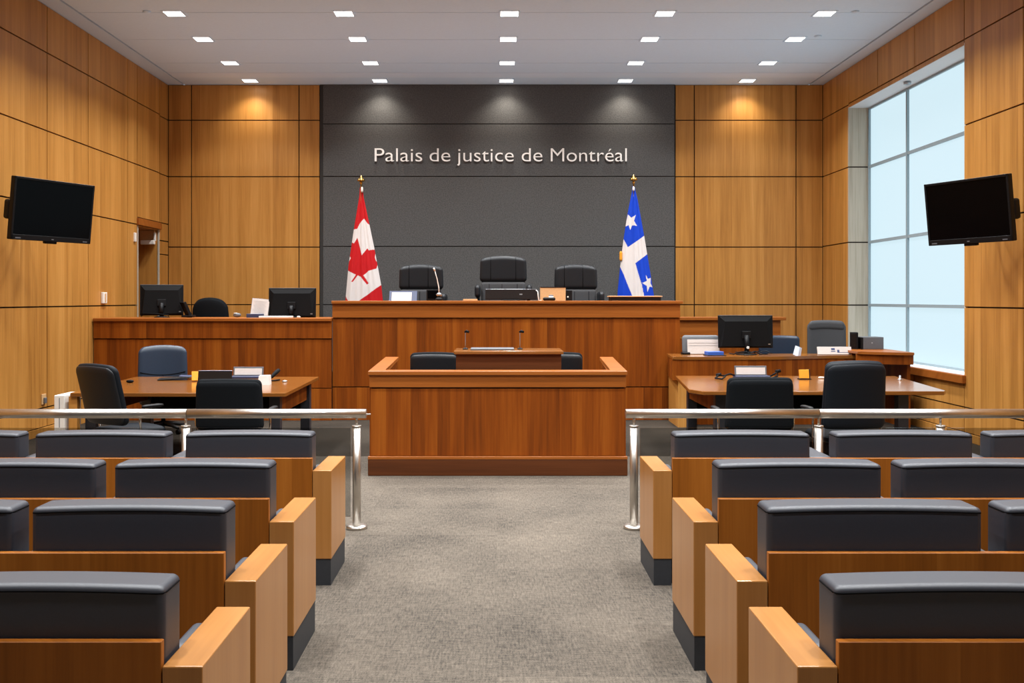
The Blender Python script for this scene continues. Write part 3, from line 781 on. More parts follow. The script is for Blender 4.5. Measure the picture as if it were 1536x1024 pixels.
for ri, (yn, yf, xl, xr, cl, cr) in enumerate(ROWS):
    for s, xa, cs in ((-1, xl, cl), (1, xr, cr)):
        side = 'left' if s < 0 else 'right'
        t = thing('public_bench', f'grey-cushioned wooden public bench {side} of the aisle, {rowlab[ri]}', 'bench', (xa, yn, 0), 0, 'public benches')
        xe = (min(c[0] for c in cs) - .06) if s < 0 else (max(c[1] for c in cs) + .06)
        xi = xa + s * ARMW
        for x0, x1 in (sorted((xa, xi)), sorted((xe, xe + s * ARMW))):
            mb = MB(); mb.box(x0, x1, yn, yf, .157, .682, .004, 2); e = mb.build('end_panel', 'arm', t)
            mb = MB(); mb.box(x0 + .004, x1 - .004, yn + .004, yf - .004, 0, .158); mb.build('plinth', 'plinth', e)
        x0, x1 = sorted((xi + s * .003, xe - s * .003))
        mb = MB(); mb.box(x0, x1, yn, yn + .028, .16, PTOP[ri], .002); mb.build('back_panel', 'seatback', t)
        mb = MB(); mb.box(x0, x1, yn + .05, yf - .1, 0, .34); mb.build('seat_base', 'plinth', t)
        for c0, c1 in cs:
            w = c1 - c0
            zt_, th_ = TOPS[ri], .155
            hh = zt_ - .55
            mb = MB(); mb.rbox(((c0 + c1) / 2, yn + .04 + th_ / 2, zt_ - hh / 2), (w, th_, hh), (.022, .02, .02), lambda p: (p.x, p.y, p.z + .008 * (1 - (p.x / (w / 2)) ** 2) * max(0, p.z / (hh / 2)) - .008 * max(0, p.z / (hh / 2))), inner=8); cu = mb.build('back_cushion', 'leather', t)
            y0, y1, r = yn + .04, yn + .04 + th_, .003
            zs_ = lambda x: zt_ - .019 - .008 * ((x - (c0 + c1) / 2) / (w / 2)) ** 2
            mb = MB()
            mb.tube([(c0 + .0005, y1 - .02, zs_(c0)), (c0 + .0005, y0 + .022, zs_(c0)), (c0 + .006, y0 + .006, zs_(c0))] + [(c0 + .022 + (w - .044) * q_ / 10, y0 - .0005, zs_(c0 + .022 + (w - .044) * q_ / 10)) for q_ in range(11)] + [(c1 - .006, y0 + .006, zs_(c1)), (c1 - .0005, y0 + .022, zs_(c1)), (c1 - .0005, y1 - .02, zs_(c1))], r, 6)
            mb.build('piping', 'seam', cu)
            mb = MB(); mb.rbox(((c0 + c1) / 2, yn + .40, .395), (w, .40, .12), (.03, .04, .04), inner=4); mb.build('seat_cushion', 'leather', t)
        xm = xi + s * .04
        mb = MB(); mb.rbox((xm, yn + .42, .60), (.072, .25, .07), (.02, .04, .02), inner=2); mb.build('armrest', 'leather', t)
        order = sorted(cs)
        gaps = [(a[1], b_[0]) for a, b_ in zip(order, order[1:])]
        for g0, g1 in gaps:
            mb = MB(); mb.rbox(((g0 + g1) / 2, yn + .30, .715), (max(.06, g1 - g0 - .01), .44, .07), (.02, .04, .02), inner=2); a = mb.build('armrest', 'leather', t)
            mb = MB(); mb.box((g0 + g1) / 2 - .02, (g0 + g1) / 2 + .02, yn + .1, yn + .5, .3, .685); mb.build('arm_support', 'plinth', a)

# ------------------------------------------------------------------ metal railing with glass
RAY, RZ, RR = 7.4, .851, .0345


def railing(label, x_end, x_wall, posts, seams):
    s = 1 if x_wall > x_end else -1
    t = thing('railing', label, 'railing', (x_end, RAY, 0), 0, 'railings')
    xs_ = [x_end] + seams + [x_wall]
    for a, c in zip(xs_, xs_[1:]):
        mb = MB(); mb.tube([(a + s * .002, RAY, RZ), (c - s * .002, RAY, RZ)], RR, 24); mb.build('handrail', 'steel', t)
    if s < 0:
      mb = MB(); mb.tube([(x_end - s * .03, RAY, RZ - .005), (x_end + s * .03, RAY, RZ - .005)], .005, 8); mb.build('end_pin', 'steel', t)
    for x in posts:
        mb = MB(); mb.tube([(x, RAY, .02), (x, RAY, .755)], .031, 20); p = mb.build('post', 'steel', t)
        mb = MB(); mb.tube([(x, RAY, .75), (x, RAY, RZ - .02)], .009, 10); mb.tube([(x, RAY, .752), (x, RAY, .764)], .034, 20); mb.build('neck', 'steel', p)
        mb = MB(); mb.lathe([(.078, 0), (.078, .018), (.07, .026), (.036, .032)], (x, RAY, 0), 28); mb.build('flange', 'steel', p)
    ed = posts + [x_wall - s * .04]
    for a, c in zip(ed, ed[1:]):
        x0, x1 = sorted((a + s * .045, c - s * .045))
        mb = MB(); mb.box(x0, x1, RAY - .005, RAY + .005, .09, .745); mb.build('glass_pane', 'glass', t)
    return t


railing('polished steel railing with glass panes left of the aisle', fx(550, RAY), XL + .03, [-1.036, -2.30, -3.75, -4.95], [fx(281, RAY), -4.2])
railing('polished steel railing with glass panes right of the aisle', fx(938, RAY), XR - .03, [1.016, 2.383, 3.285, 4.6], [fx(1228, RAY), 4.2])


# ------------------------------------------------------------------ wall televisions
def tv(label, c, yaw, tilt, s):
    """yaw: rotation about z so that local -Y faces the room; tilt forward"""
    W, H = 1.10, .70
    t = thing('wall_television', label, 'television', (c[0], c[1], c[2]), 0, 'wall televisions')
    R_ = Matrix.Translation(c) @ Matrix.Rotation(yaw, 4, 'Z') @ Matrix.Rotation(tilt, 4, 'X')
    T = Matrix.Translation
    mb = MB(); mb.mbox(R_ @ T((0, .03, 0)), W, .06, H, .008, 2); mb.mbox(R_ @ T((0, .075, -.02)), W * .6, .05, H * .55, .02, 2); mb.build('casing', 'blackp', t)
    mb = MB()
    bz = .026
    for x, z, w_, h_ in ((0, H / 2 - bz / 2, W, bz), (0, -H / 2 + .03, W, .06), (-W / 2 + bz / 2, 0, bz, H), (W / 2 - bz / 2, 0, bz, H)):
        mb.mbox(R_ @ T((x, -.004, z)), w_, .012, h_, .003)
    bz_ = mb.build('bezel', 'blackp', t)
    mb = MB(); mb.mbox(R_ @ T((0, -.001, .017)), W - .05, .006, H - .085); mb.build('screen', 'screen', t)
    mb = MB(); mb.mbox(R_ @ T((0, -.012, -H / 2 + .025)), .03, .004, .012); mb.mbox(R_ @ T((-W * .42, -.012, -H / 2 + .022)), .07, .004, .014); mb.mbox(R_ @ T((W * .42, -.012, -H / 2 + .022)), .06, .004, .012); mb.build('badge', 'greyp', bz_)
    mb = MB(); mb.mbox(R_ @ T((0, .03, -H / 2 - .012)), .16, .05, .03, .008, 2); mb.build('sensor_bar', 'blackp', t)
    wx = XL if s < 0 else XR
    bc = R_ @ Vector((0, .1, 0))
    mb = MB(); mb.tube([bc, (bc.x + s * .12, bc.y + .25, bc.z), (wx + -s * .02, bc.y + .38, bc.z)], .025, 10)
    mb.box(min(wx, wx - s * .03), max(wx, wx - s * .03), bc.y + .25, bc.y + .52, bc.z - .15, bc.z + .15, .004); mb.build('wall_mount', 'blackm', t)
    side = R_ @ T((s * -.0 + (-W / 2 + .06 if s < 0 else W / 2 - .06), .10, -.02))
    mb = MB(); mb.mbox(side, .13, .1, .22, .03, 3); mb.build('side_module', 'blackp', t)


tv('black flat television on left wall tilted down over the counsel table', (-5.09, 11.5, 2.705), math.radians(90 - 25.6), math.radians(6.3), -1)
tv('black flat television on right wall beside the tall window', (5.115, 10.88, 2.65), math.radians(-90 + 23.4), math.radians(6.3), 1)

# ------------------------------------------------------------------ small things on the left wall
t = thing('wall_thermostat', 'white rectangular wall sensor on left wall above clerk counter', 'wall sensor', (XL, 14.36, fz(446.5, 14.36)))
z = fz(446.5, 14.36)
mb = MB(); mb.box(XL, XL + .035, 14.28, 14.42, z - .08, z + .08, .006, 2); mb.build('cover', 'white', t)
mb = MB(); mb.box(XL + .035, XL + .04, 14.33, 14.37, z - .06, z + .06, .002); mb.build('slot', 'tan', t)
mb = MB(); mb.box(XL - .004, XL + .025, 15.56, 15.63, 2.59, 2.73, .006, 2); mb.box(XL + .025, XL + .03, 15.58, 15.61, 2.62, 2.70); tag(mb.build('door_intercom', 'white'), 'slim white door intercom just left of the doorway', 'intercom')  # this slim wall unit is the door intercom
t = thing('wall_outlet', 'small beige outlet plate low on the left wall', 'outlet', (XL, 12.46, .45))
mb = MB(); mb.box(XL, XL + .015, 12.40, 12.51, .385, .515, .004); mb.build('plate', 'tan', t)
mb = MB(); mb.box(XL + .015, XL + .04, 12.43, 12.48, .40, .47, .004); mb.build('plug', 'greyp', t)


# ------------------------------------------------------------------ flags
def inpoly(x, y, P):
    r = False; j = len(P) - 1
    for i in range(len(P)):
        (xi, yi), (xj, yj) = P[i], P[j]
        if (yi > y) != (yj > y) and x < (xj - xi) * (y - yi) / (yj - yi) + xi: r = not r
        j = i
    return r


def interp(pts, y):
    if y <= pts[0][1]: return pts[0][0]
    for (x0, y0), (x1, y1) in zip(pts, pts[1:]):
        if y <= y1: return x0 + (x1 - x0) * (y - y0) / (y1 - y0)
    return pts[-1][0]


FY, SCL = 16.3, 585 / 120.0
def flag(label, ox, oy, left, right, colour, pole_px, top_zy, bot_zy, fin_y, extra):
    wx = lambda zx: fx(ox + zx / SCL, FY)
    wz = lambda zy: fz(oy + zy / SCL, FY)
    px = wx(pole_px)
    t = thing('flag', label, 'flag', (px, FY, DA), 0, 'flags behind the bench')
    mb = MB(); mb.lathe([(.16, 0), (.16, .02), (.06, .05), (.03, .12), (.022, .14)], (px, FY, DA), 24); mb.build('flag_base', 'gold', t)
    zf = wz(fin_y)
    mb = MB(); mb.tube([(px, FY, DA + .1), (px, FY, zf - .1)], .013, 12); mb.build('pole', 'gold', t)
    mb = MB(); mb.lathe([(.012, -.16), (.026, -.14), (.018, -.115), (.024, -.115), (.06, -.10), (.064, -.085), (.045, -.06), (.022, -.035), (.012, -.015), (.003, 0)], (px, FY, zf), 16); mb.build('finial', 'gold', t)
    nz, na = 330, 220
    mb = MB(); bm = mb.bm
    cl = bm.loops.layers.float_color.new('Col')
    rows = []
    for i in range(nz + 1):
        zy = top_zy + (bot_zy - top_zy) * i / nz
        a, c = interp(left, zy), interp(right, zy)
        xc, hw = (a + c) / 2, (c - a) / 2
        k = i / nz
        ring = []
        for j in range(na):
            th = 2 * PI * j / na
            x = xc + hw * math.cos(th)
            hm = hw / SCL * FY / F
            ph = math.cos(th)
            fold = .016 * k ** .5 * (math.sin(ph * 9 + 1.0 + k * 1.2) + .6 * math.sin(ph * 17 + 2.2 - k)) * abs(math.sin(th))
            y = FY - math.sin(th) * hm * .36 - (fold if math.sin(th) > 0 else -fold) - .0
            ring.append((bm.verts.new((wx(x), y, wz(zy))), x, zy))
        rows.append(ring)
    for r0, r1 in zip(rows, rows[1:]):
        for j in range(na):
            j2 = (j + 1) % na
            q = [r0[j], r0[j2], r1[j2], r1[j]]
            f = bm.faces.new([v[0] for v in q]); f.smooth = True
            for lp, v in zip(f.loops, q): lp[cl] = colour(v[1], v[2])
    mb.build('cloth', 'flag', t)
    for nm, mat, a, c in extra:
        mb = MB(); mb.rbox((wx((a[0] + c[0]) / 2), FY - .02, wz((a[1] + c[1]) / 2)), (abs(wx(c[0]) - wx(a[0])), .05, abs(wz(c[1]) - wz(a[1]))), (.02, .02, .03), inner=2); mb.build(nm, mat, t)
    return t


RED, WHT, BLU = lin(184, 14, 20), lin(216, 208, 204), lin(8, 60, 184)
whitetop = [(120, 470), (195, 460), (225, 455), (245, 415), (275, 380), (300, 415), (318, 428), (470, 430), (470, 820), (395, 868), (250, 975), (190, 1020), (150, 965), (135, 935), (100, 920)]
leaf = [(183, 552), (203, 562), (228, 520), (262, 648), (300, 597), (312, 612), (365, 603), (356, 640), (354, 665), (362, 690), (385, 705), (372, 722), (366, 745), (310, 762), (275, 795), (312, 853), (300, 863), (256, 806), (232, 795), (195, 843), (184, 842), (218, 790), (150, 756), (155, 715), (166, 690), (179, 668), (166, 650), (150, 640), (172, 600)]
def canada(x, y):
    if inpoly(x, y, leaf): return RED
    return WHT if inpoly(x, y, whitetop) else RED
cross = [(150, 500), (172, 530), (200, 590), (322, 505), (420, 440), (420, 590), (343, 640), (252, 707), (300, 860), (318, 957), (332, 1040), (270, 1040), (235, 957), (148, 735), (120, 670)]
st1 = [(203, 349), (226, 374), (261, 353), (245, 397), (269, 433), (232, 430), (219, 463), (206, 428), (180, 440), (192, 398)]
st2 = [(328, 787), (345, 820), (370, 812), (366, 850), (382, 880), (357, 877), (342, 915), (337, 872), (303, 850), (337, 835)]
def bluef(x, y):
    return WHT if inpoly(x, y, cross) or inpoly(x, y, st1) or inpoly(x, y, st2) else BLU
flag('red and white maple leaf flag hanging from a brass-topped pole', 490, 250,
     [(243, 150), (238, 220), (200, 450), (160, 720), (138, 965), (134, 1040)], [(262, 150), (270, 220), (312, 420), (350, 600), (400, 870), (412, 985), (418, 1040)],
     canada, 252, 150, 1040, 60, [('white_sleeve', 'white', (252, 148), (268, 190))])
flag('blue flag with white bands and stars hanging from a brass-topped pole', 900, 250,
     [(236, 140), (233, 185), (200, 350), (172, 530), (148, 720), (130, 900), (122, 1040)], [(252, 140), (258, 170), (275, 240), (322, 500), (352, 680), (380, 850), (397, 957), (405, 1040)],
     bluef, 246, 140, 1040, 54, [('tassel', 'yellow', (141, 618), (162, 688)), ('white_sleeve', 'white', (236, 145), (252, 180))])


# ------------------------------------------------------------------ things on the judges' bench
T = Matrix.Translation
RX = lambda a: Matrix.Rotation(a, 4, 'X')
RZm = lambda a: Matrix.Rotation(a, 4, 'Z')
JZ, JI = 1.672, 14.5
def jx(px): return fx(px, JI)
def jz(py): return fz(py, JI)

t = thing('document_folder', 'navy folder propped up with white sheet on left of judges bench', 'folder', (jx(603), JI, JZ))
a = T((jx(603), JI + .06, (JZ + jz(437)) / 2)) @ RX(-.5)
mb = MB(); mb.mbox(a @ T((.01, .012, .0)), jx(623) - jx(583) + .02, .014, .18, .003); mb.build('cover', 'navyp', t)
mb = MB(); mb.mbox(a @ T((-.01, 0, -.012)), jx(615) - jx(583) - .02, .006, .15, .001); mb.build('sheet', 'paper', t)
mb = MB(); mb.mbox(T((jx(603), JI + .15, JZ + .05)) @ RX(.5), .2, .006, .12); mb.build('prop', 'navyp', t)

t = thing('gooseneck_microphone', 'tall silver gooseneck microphone on left side of judges bench', 'microphone', (jx(659), JI - .06, JZ))
x = jx(659); y = JI - .06
mb = MB(); mb.lathe([(.055, 0), (.055, .03), (.03, .05), (.018, .06)], (x, y, JZ), 18); mb.build('mic_base', 'blackp', t)
mb = MB(); mb.lathe([(.012, 0), (.04, .015), (.045, .035), (.02, .055), (.008, .06)], (x, y, JZ + .06), 16); mb.build('mic_collar', 'lightsil', t)
mb = MB(); mb.tube([(x, y, JZ + .1), (x - .005, y, JZ + .2), (x - .03, y - .01, JZ + .32), (jx(652.5), y - .05, jz(405))], [.008, .007, .006, .006], 8); mb.build('mic_stem', 'white', t)
mb = MB(); mb.tube([(jx(652.7), y - .045, jz(406)), (jx(651.6), y - .07, jz(402.5))], [.012, .011], 10); mb.build('mic_head', 'white', t)
t = thing('desk_console', 'small black console box behind the gooseneck microphone on bench', 'console', (jx(650), JI + .1, JZ))
mb = MB(); mb.box(jx(639), jx(660), JI + .08, JI + .22, JZ, jz(434), .006, 2); mb.build('console_body', 'blackp', t)
mb = MB(); mb.box(jx(641), jx(658), JI + .076, JI + .08, JZ + .03, jz(436), .001); mb.build('console_face', 'screen', t)

t = thing('flat_display', 'wide low dark display seen from behind before the middle judge chair', 'monitor', (jx(767), JI, JZ))
a = T((jx(767), JI + .05, (JZ + .01 + jz(433)) / 2)) @ RX(-.15)
mb = MB(); mb.mbox(a, jx(806) - jx(728), .025, jz(433) - JZ - .02, .008, 2); mb.build('casing', 'brownp', t)
mb = MB(); mb.mbox(a @ T((.14, -.0135, .0)), .04, .002, .016); mb.build('badge', 'lightsil', t)
mb = MB(); mb.mbox(a @ T((0, -.004, (jz(433) - JZ - .02) / 2 - .001)), jx(806) - jx(728) - .01, .014, .006, .002); mb.build('top_edge', 'lightsil', t)
mb = MB(); mb.box(jx(755), jx(780), JI - .02, JI + .18, JZ, JZ + .012, .003); mb.build('foot', 'blackp', t)
mb = MB(); mb.tube([(jx(804), JI, jz(435)), (jx(806.5), JI - .02, jz(437)), (jx(807), JI - .03, jz(443)), (jx(808), JI - .03, JZ + .005), (jx(812), JI + .0, JZ + .006)], .006, 8); tag(mb.build('white_cable', 'white'), 'short white cable hanging at right edge of the bench display', 'cable')
t = thing('card_box', 'tan cardboard document box on the judges bench', 'box', (jx(830), JI + .1, JZ))
mb = MB(); mb.box(jx(811), jx(849), JI + .08, JI + .25, JZ, jz(430.5), .003); mb.build('box_body', 'tan', t)
mb = MB(); mb.box(jx(811) - .002, jx(849) + .002, JI + .076, JI + .10, jz(431.3), jz(430), .001); mb.build('box_rim', 'brownp', t)
t = thing('drinking_cup', 'small white cup standing before the tan box on bench', 'cup', (jx(826), JI - .02, JZ))
mb = MB(); mb.lathe([(.022, 0), (.032, .01), (.034, .075), (.03, .075), (.028, .02)], (jx(826.5), JI - .02, JZ), 18); mb.build('cup_body', 'white', t)
mb = MB(); mb.lathe([(.034, .068), (.036, .07), (.036, .08), (.01, .086)], (jx(826.5), JI - .02, JZ), 18); mb.build('cup_lid', 'greyp', t)
mb = MB(); mb.rbox((jx(823), JI - .14, JZ + .025), (.18, .07, .05), (.03, .03, .02), inner=2); tag(mb.build('stapler', 'blackp'), 'low black stapler in front of the tan box on bench', 'stapler')
t = thing('desk_telephone', 'small black device right of the tan box on judges bench', 'device', (jx(854), JI + .1, JZ))
mb = MB(); mb.box(jx(850), jx(859), JI + .1, JI + .2, JZ, jz(435), .006, 2); mb.build('device_body', 'blackp', t)
mb = MB(); mb.box(jx(851.5), jx(853.5), JI + .096, JI + .1, jz(446), jz(444)); mb.build('indicator', 'white', t)
t = thing('portfolio', 'large closed brown portfolio lying before the blue flag on bench', 'portfolio', (jx(952), JI, JZ))
mb = MB(); mb.box(jx(915), jx(989), JI - .15, JI + .2, JZ, JZ + .055, .006); mb.build('pages', 'brownp', t)
mb = MB(); mb.box(jx(913), jx(991), JI - .16, JI + .21, JZ + .055, JZ + .07, .004); mb.build('cover', 'tan', t)
mb = MB(); mb.box(fx(695, 14.12), fx(716, 14.12), 14.05, 14.22, 1.672, 1.698, .002); tag(mb.build('note_pad', 'tan'), 'thin tan note pad on ledge left of middle judge chair', 'note pad')


# ------------------------------------------------------------------ things on the clerk counter
def monitor(label, c, W, H, yaw, tilt, base_z, hump=True, group='desk monitors', foot=.11, stickers=True):
    """seen from behind: local +Y is the screen side, back faces the viewer"""
    t = thing('computer_monitor', label, 'monitor', (c[0], c[1], base_z), 0, group)
    R_ = T(c) @ RZm(yaw) @ RX(tilt)
    mb = MB(); mb.mbox(R_, W, .03, H, .006, 2)
    mb.build('casing', 'blackp', t)
    w2, h2, d2 = W / 2 - .012, H / 2 - .012, .035
    mb = MB()
    i = .1 * W
    A = [(-w2, -.014, -h2), (w2, -.014, -h2), (w2, -.014, h2), (-w2, -.014, h2)]
    B = [(-w2 + i * .4, -.014 - d2, -h2 + .01), (w2 - i * .4, -.014 - d2, -h2 + .01), (w2 - i, -.014 - d2, h2 - .16 * H), (-w2 + i, -.014 - d2, h2 - .16 * H)]
    va = [R_ @ Vector(p) for p in A]; vb = [R_ @ Vector(p) for p in B]
    mb.hexa(vb[:2] + [va[1], va[0]] + [vb[3 - 0], vb[2]][::1] + [va[2], va[3]])
    mb.build('rear_housing', 'blackm', t)
    mb = MB(); mb.mbox(R_ @ T((0, .016, 0)), W - .03, .003, H - .03); mb.build('screen', 'screen', t)
    mb = MB(); mb.mbox(R_ @ T((0, 0, H / 2 + .001)), W - .01, .022, .004, .001); mb.build('top_edge', 'greyp', t)
    bc = R_ @ Vector((0, -.07, -H * .12))
    mb = MB(); mb.mbox(R_ @ T((0, -.055, -H * .1)), .12, .03, .1, .006, 2)
    mb.tube([bc, (bc.x, bc.y - .02, (bc.z + base_z) / 2), (bc.x, bc.y + .01, base_z + .015)], [.035, .032, .032], 12); mb.build('stand_neck', 'blackp', t)
    mb = MB(); mb.lathe([(foot, 0), (foot, .008), (foot * .6, .018), (.03, .022)], (bc.x, bc.y + .02, base_z), 24); mb.build('stand_foot', 'blackp', t)
    if stickers:
        mb = MB(); mb.mbox(R_ @ T((W * .42, -.05, -H / 2 + .05)), .03, .002, .014); mb.build('badge', 'lightsil', t)
    return t


CZ, CI = 1.43, 14.45
monitor('black monitor turned sideways at left end of the clerk counter', (fx(241, CI), CI + .05, (fz(427, CI) + fz(473, CI)) / 2), .60, .445, math.radians(16), -.12, CZ)
monitor('black monitor at right end of the clerk counter beside judges bench', (fx(437.5, CI), CI + .05, (fz(432, CI) + fz(476, CI)) / 2), .685, .425, 0, -.06, CZ)
# cable and telephone
x = fx(225, CI)
mb = MB(); mb.tube([(x - .1, CI - .08, CZ + .02), (x - .04, CI - .1, CZ + .06), (x + .1, CI - .09, CZ + .055), (x + .3, CI - .1, CZ + .04)], .008, 6); tag(mb.build('monitor_cable', 'blackm'), 'black cable lying under the sideways monitor on clerk counter', 'cable')
t = thing('desk_telephone', 'black upright desk telephone right of the sideways monitor', 'telephone', (fx(280, CI), CI, CZ))
a = T((fx(279, CI), CI, CZ + .10)) @ RZm(.6) @ Matrix.Rotation(-.42, 4, 'Y')
mb = MB(); mb.mbox(a, .03, .18, .27, .006, 2); mb.build('phone_body', 'blackp', t)
mb = MB(); mb.mbox(a @ T((.02, -.05, .02)), .03, .05, .22, .012, 2); mb.build('handset', 'blackm', t)
mb = MB()
for i in range(4):
    for j in range(3): mb.mbox(a @ T((.017, .0 + j * .028, -.08 + i * .03)), .004, .016, .014)
mb.build('keypad', 'lightsil', t)
mb = MB(); mb.mbox(T((fx(283, CI), CI, CZ + .02)), .16, .18, .03, .006, 2); mb.build('phone_foot', 'blackp', t)
t = thing('computer_mouse', 'grey computer mouse right of the tagged black chair', 'mouse', (fx(356, CI), CI, CZ))
mb = MB(); mb.rbox((fx(357, CI), CI - .05, CZ + .035), (.11, .07, .06), (.05, .03, .025), inner=2); mb.build('mouse_body', 'greyp', t)
mb = MB(); mb.rbox((fx(355, CI), CI - .06, CZ + .062), (.05, .05, .012), (.02, .02, .005), inner=2); mb.build('mouse_button', 'white', t)
t = thing('paper_stand', 'white printed sheet on stand left of right clerk monitor', 'document', (fx(389, CI), CI, CZ))
a = T((fx(389.5, CI), CI + .02, CZ + .14)) @ Matrix.Rotation(.09, 4, 'Y') @ RX(-.18)
mb = MB(); mb.mbox(a, .25, .004, .26, .001); s_ = mb.build('sheet', 'paper', t)
mb = MB()
for i in range(9): mb.mbox(a @ T((-.005, -.0025, .09 - i * .02)), .19 - (i % 3) * .02, .001, .004)
mb.build('printed_lines', 'lightsil', s_)
mb = MB(); mb.mbox(a @ T((0, .006, 0)), .26, .006, .27, .001); mb.build('backing', 'greyp', t)
mb = MB(); mb.box(fx(372, CI), fx(396, CI), CI - .1, CI + .06, CZ, CZ + .055, .004); tag(mb.build('notebook', 'navyp'), 'dark blue notebook at foot of the white sheet on clerk counter', 'notebook')
t = thing('keyboard', 'white keyboard edge in front of right clerk monitor', 'keyboard', (fx(413, CI), CI - .2, CZ))
mb = MB(); mb.box(fx(390, CI - .2), fx(438, CI - .2), CI - .28, CI - .1, 1.43, 1.455, .004); mb.build('keyboard_body', 'white', t)
mb = MB()
for i in range(12):
    for j in range(4):
        x0 = fx(391.5, CI - .2) + i * .0365; mb.box(x0, x0 + .03, CI - .27 + j * .04, CI - .24 + j * .04, 1.455, 1.46)
mb.build('keys', 'greyp', t)
mb = MB(); mb.rbox((fx(449, 14.2), 14.15, 1.443), (.05, .05, .026), (.02, .02, .012), inner=2); tag(mb.build('eraser', 'white'), 'tiny white eraser on the ledge beneath right clerk monitor', 'eraser')

# ------------------------------------------------------------------ things on the left table
TZ = .75
def nameplate(label, px0, px1, py0, Y, group='name plates'):
    x0, x1 = fx(px0, Y), fx(px1, Y); h = fz(py0, Y) - TZ
    t = thing('name_plate', label, 'name plate', ((x0 + x1) / 2, Y, TZ), 0, group)
    a = T(((x0 + x1) / 2, Y, TZ + .03 + (h - .03) / 2)) @ RX(-.2)
    mb = MB(); mb.mbox(a @ T((0, .006, 0)), x1 - x0, .008, h - .02, .002); mb.build('holder', 'greyp', t)
    mb = MB(); mb.mbox(a @ T((0, -.001, -.004)), (x1 - x0) * .91, .004, (h - .03) * .78, .001); mb.build('card', 'paper', t)
    mb = MB(); mb.box(x0 - .01, x1 + .02, Y - .1, Y + .05, TZ, TZ + .028, .004); mb.build('foot', 'navyp', t)


nameplate('white name plate in a grey holder on the left table', 350, 395, 550.5, 12.0)
nameplate('white name plate in a grey holder on the right table', 1102, 1150, 549, 12.05)
Y = 11.2
t = thing('laptop', 'dark tablet computer propped on left table behind the near chair', 'laptop', (fx(322, Y), Y, TZ))
a = T((fx(322.5, Y), Y, TZ + .07)) @ RX(-.2)
mb = MB(); mb.mbox(a, fx(348, Y) - fx(297, Y), .012, .15, .004, 2); lid = mb.build('lid', 'brownp', t)
mb = MB(); mb.mbox(a @ T((0, .004, .0755)), fx(348, Y) - fx(297, Y), .012, .005, .001); mb.build('lid_edge', 'lightsil', lid)
mb = MB(); mb.mbox(a @ T((.02, -.0065, -.028)), .03, .002, .02); mb.build('emblem', 'lightsil', lid)
mb = MB(); mb.box(fx(299, Y), fx(346, Y), Y + .02, Y + .28, TZ, TZ + .018, .004); mb.build('keyboard_base', 'greyp', t)
mb = MB(); mb.mbox(T((fx(293, 11.5), 11.5, TZ + .06)) @ RZm(.3) @ RX(-.35), .08, .03, .11, .003); tag(mb.build('note_block', 'yellow'), 'yellow note block leaning beside the tablet on left table', 'note block')
mb = MB(); mb.prism([(0, 0), (.13, .02), (.12, .16), (-.02, .13)], 0, .1); 
mb.bm.transform(T((fx(386, 11.0), 11.0, TZ)))
for v in mb.bm.verts:
    if v.co.z > TZ + .05: v.co.x = fx(393, 11.0) + (v.co.x - fx(393, 11.0)) * .8; v.co.y += .03
tag(mb.build('folded_paper', 'paper'), 'folded white paper standing right of the near chair on left table', 'paper')
t = thing('conference_microphone', 'black coiled microphone with pale cable on left table', 'microphone', (fx(409, 11.6), 11.6, TZ))
x = fx(409, 11.6)
mb = MB(); mb.tube([(x - .05, 11.52, TZ + .03), (x, 11.56, TZ + .05), (x + .04, 11.62, TZ + .10), (x + .06, 11.66, TZ + .12)], [.018, .02, .026, .02], 10); mb.build('mic_head', 'blackm', t)
mb = MB(); mb.tube([(x - .02 + .035 * math.cos(k * .8) - .03, 11.5 + .03 * math.sin(k * .8), TZ + .012 + .0022 * k) for k in range(24)], .008, 6); mb.build('mic_cable', 'lightsil', t)
mb = MB(); mb.tube([(x - .04, 11.45, TZ + .01), (x + .05, 11.48, TZ + .012), (x + .08, 11.6, TZ + .012)], .01, 6); mb.build('cord', 'blackm', t)
mb = MB(); mb.lathe([(.028, 0), (.03, .012), (.022, .02), (.004, .022)], (fx(427, 11.4), 11.4, TZ), 16); tag(mb.build('call_button', 'lightsil'), 'tiny silver puck alone near right edge of left table', 'button')
t = thing('open_binder', 'thin black open binder on left table before navy chair', 'binder', (fx(266, 11.8), 11.8, TZ))
mb = MB(); mb.mbox(T((fx(262, 11.75), 11.75, TZ + .02)) @ RZm(.2) @ Matrix.Rotation(-.06, 4, 'Y'), .36, .26, .012, .003); mb.build('cover', 'blackp', t)
mb = MB(); mb.mbox(T((fx(283, 11.85), 11.85, TZ + .035)) @ RZm(.2) @ Matrix.Rotation(.05, 4, 'Y'), .2, .22, .008, .002); mb.build('pages', 'navyp', t)
mb = MB(); mb.rbox((fx(195, 11.3), 11.3, TZ + .018), (.08, .05, .034), (.03, .02, .015), inner=2); tag(mb.build('computer_mouse', 'blackm'), 'small black mouse near left end of left table', 'mouse')

# ------------------------------------------------------------------ things on the right table
for lab, pts in (('black cable bundle left of the right table name plate', [(1105, 12.05, .02), (1095, 12.0, .05), (1086, 11.95, .03), (1078, 11.9, .04), (1073, 11.8, .015), (1083, 11.7, .012), (1088, 11.85, .03)]),
                 ('black microphone cable right of the right table name plate', [(1151, 12.0, .02), (1157, 11.95, .03), (1162, 11.9, .06), (1167, 11.95, .08), (1166, 11.9, .03), (1158, 11.8, .015)])):
    P = [(fx(p, y), y, TZ + h) for p, y, h in pts]
    t = thing('coiled_cable', lab, 'cable', P[0], 0, 'cables on the right table')
    mb = MB(); mb.tube(P, .010, 8); mb.build('cord', 'blackm', t)
    e = P[3] if 'left' in lab else P[3]
    mb = MB(); mb.tube([(e[0] - .03, e[1], e[2]), (e[0] + .03, e[1], e[2] + .01)], .02, 10); mb.build('plug', 'blackm', t)
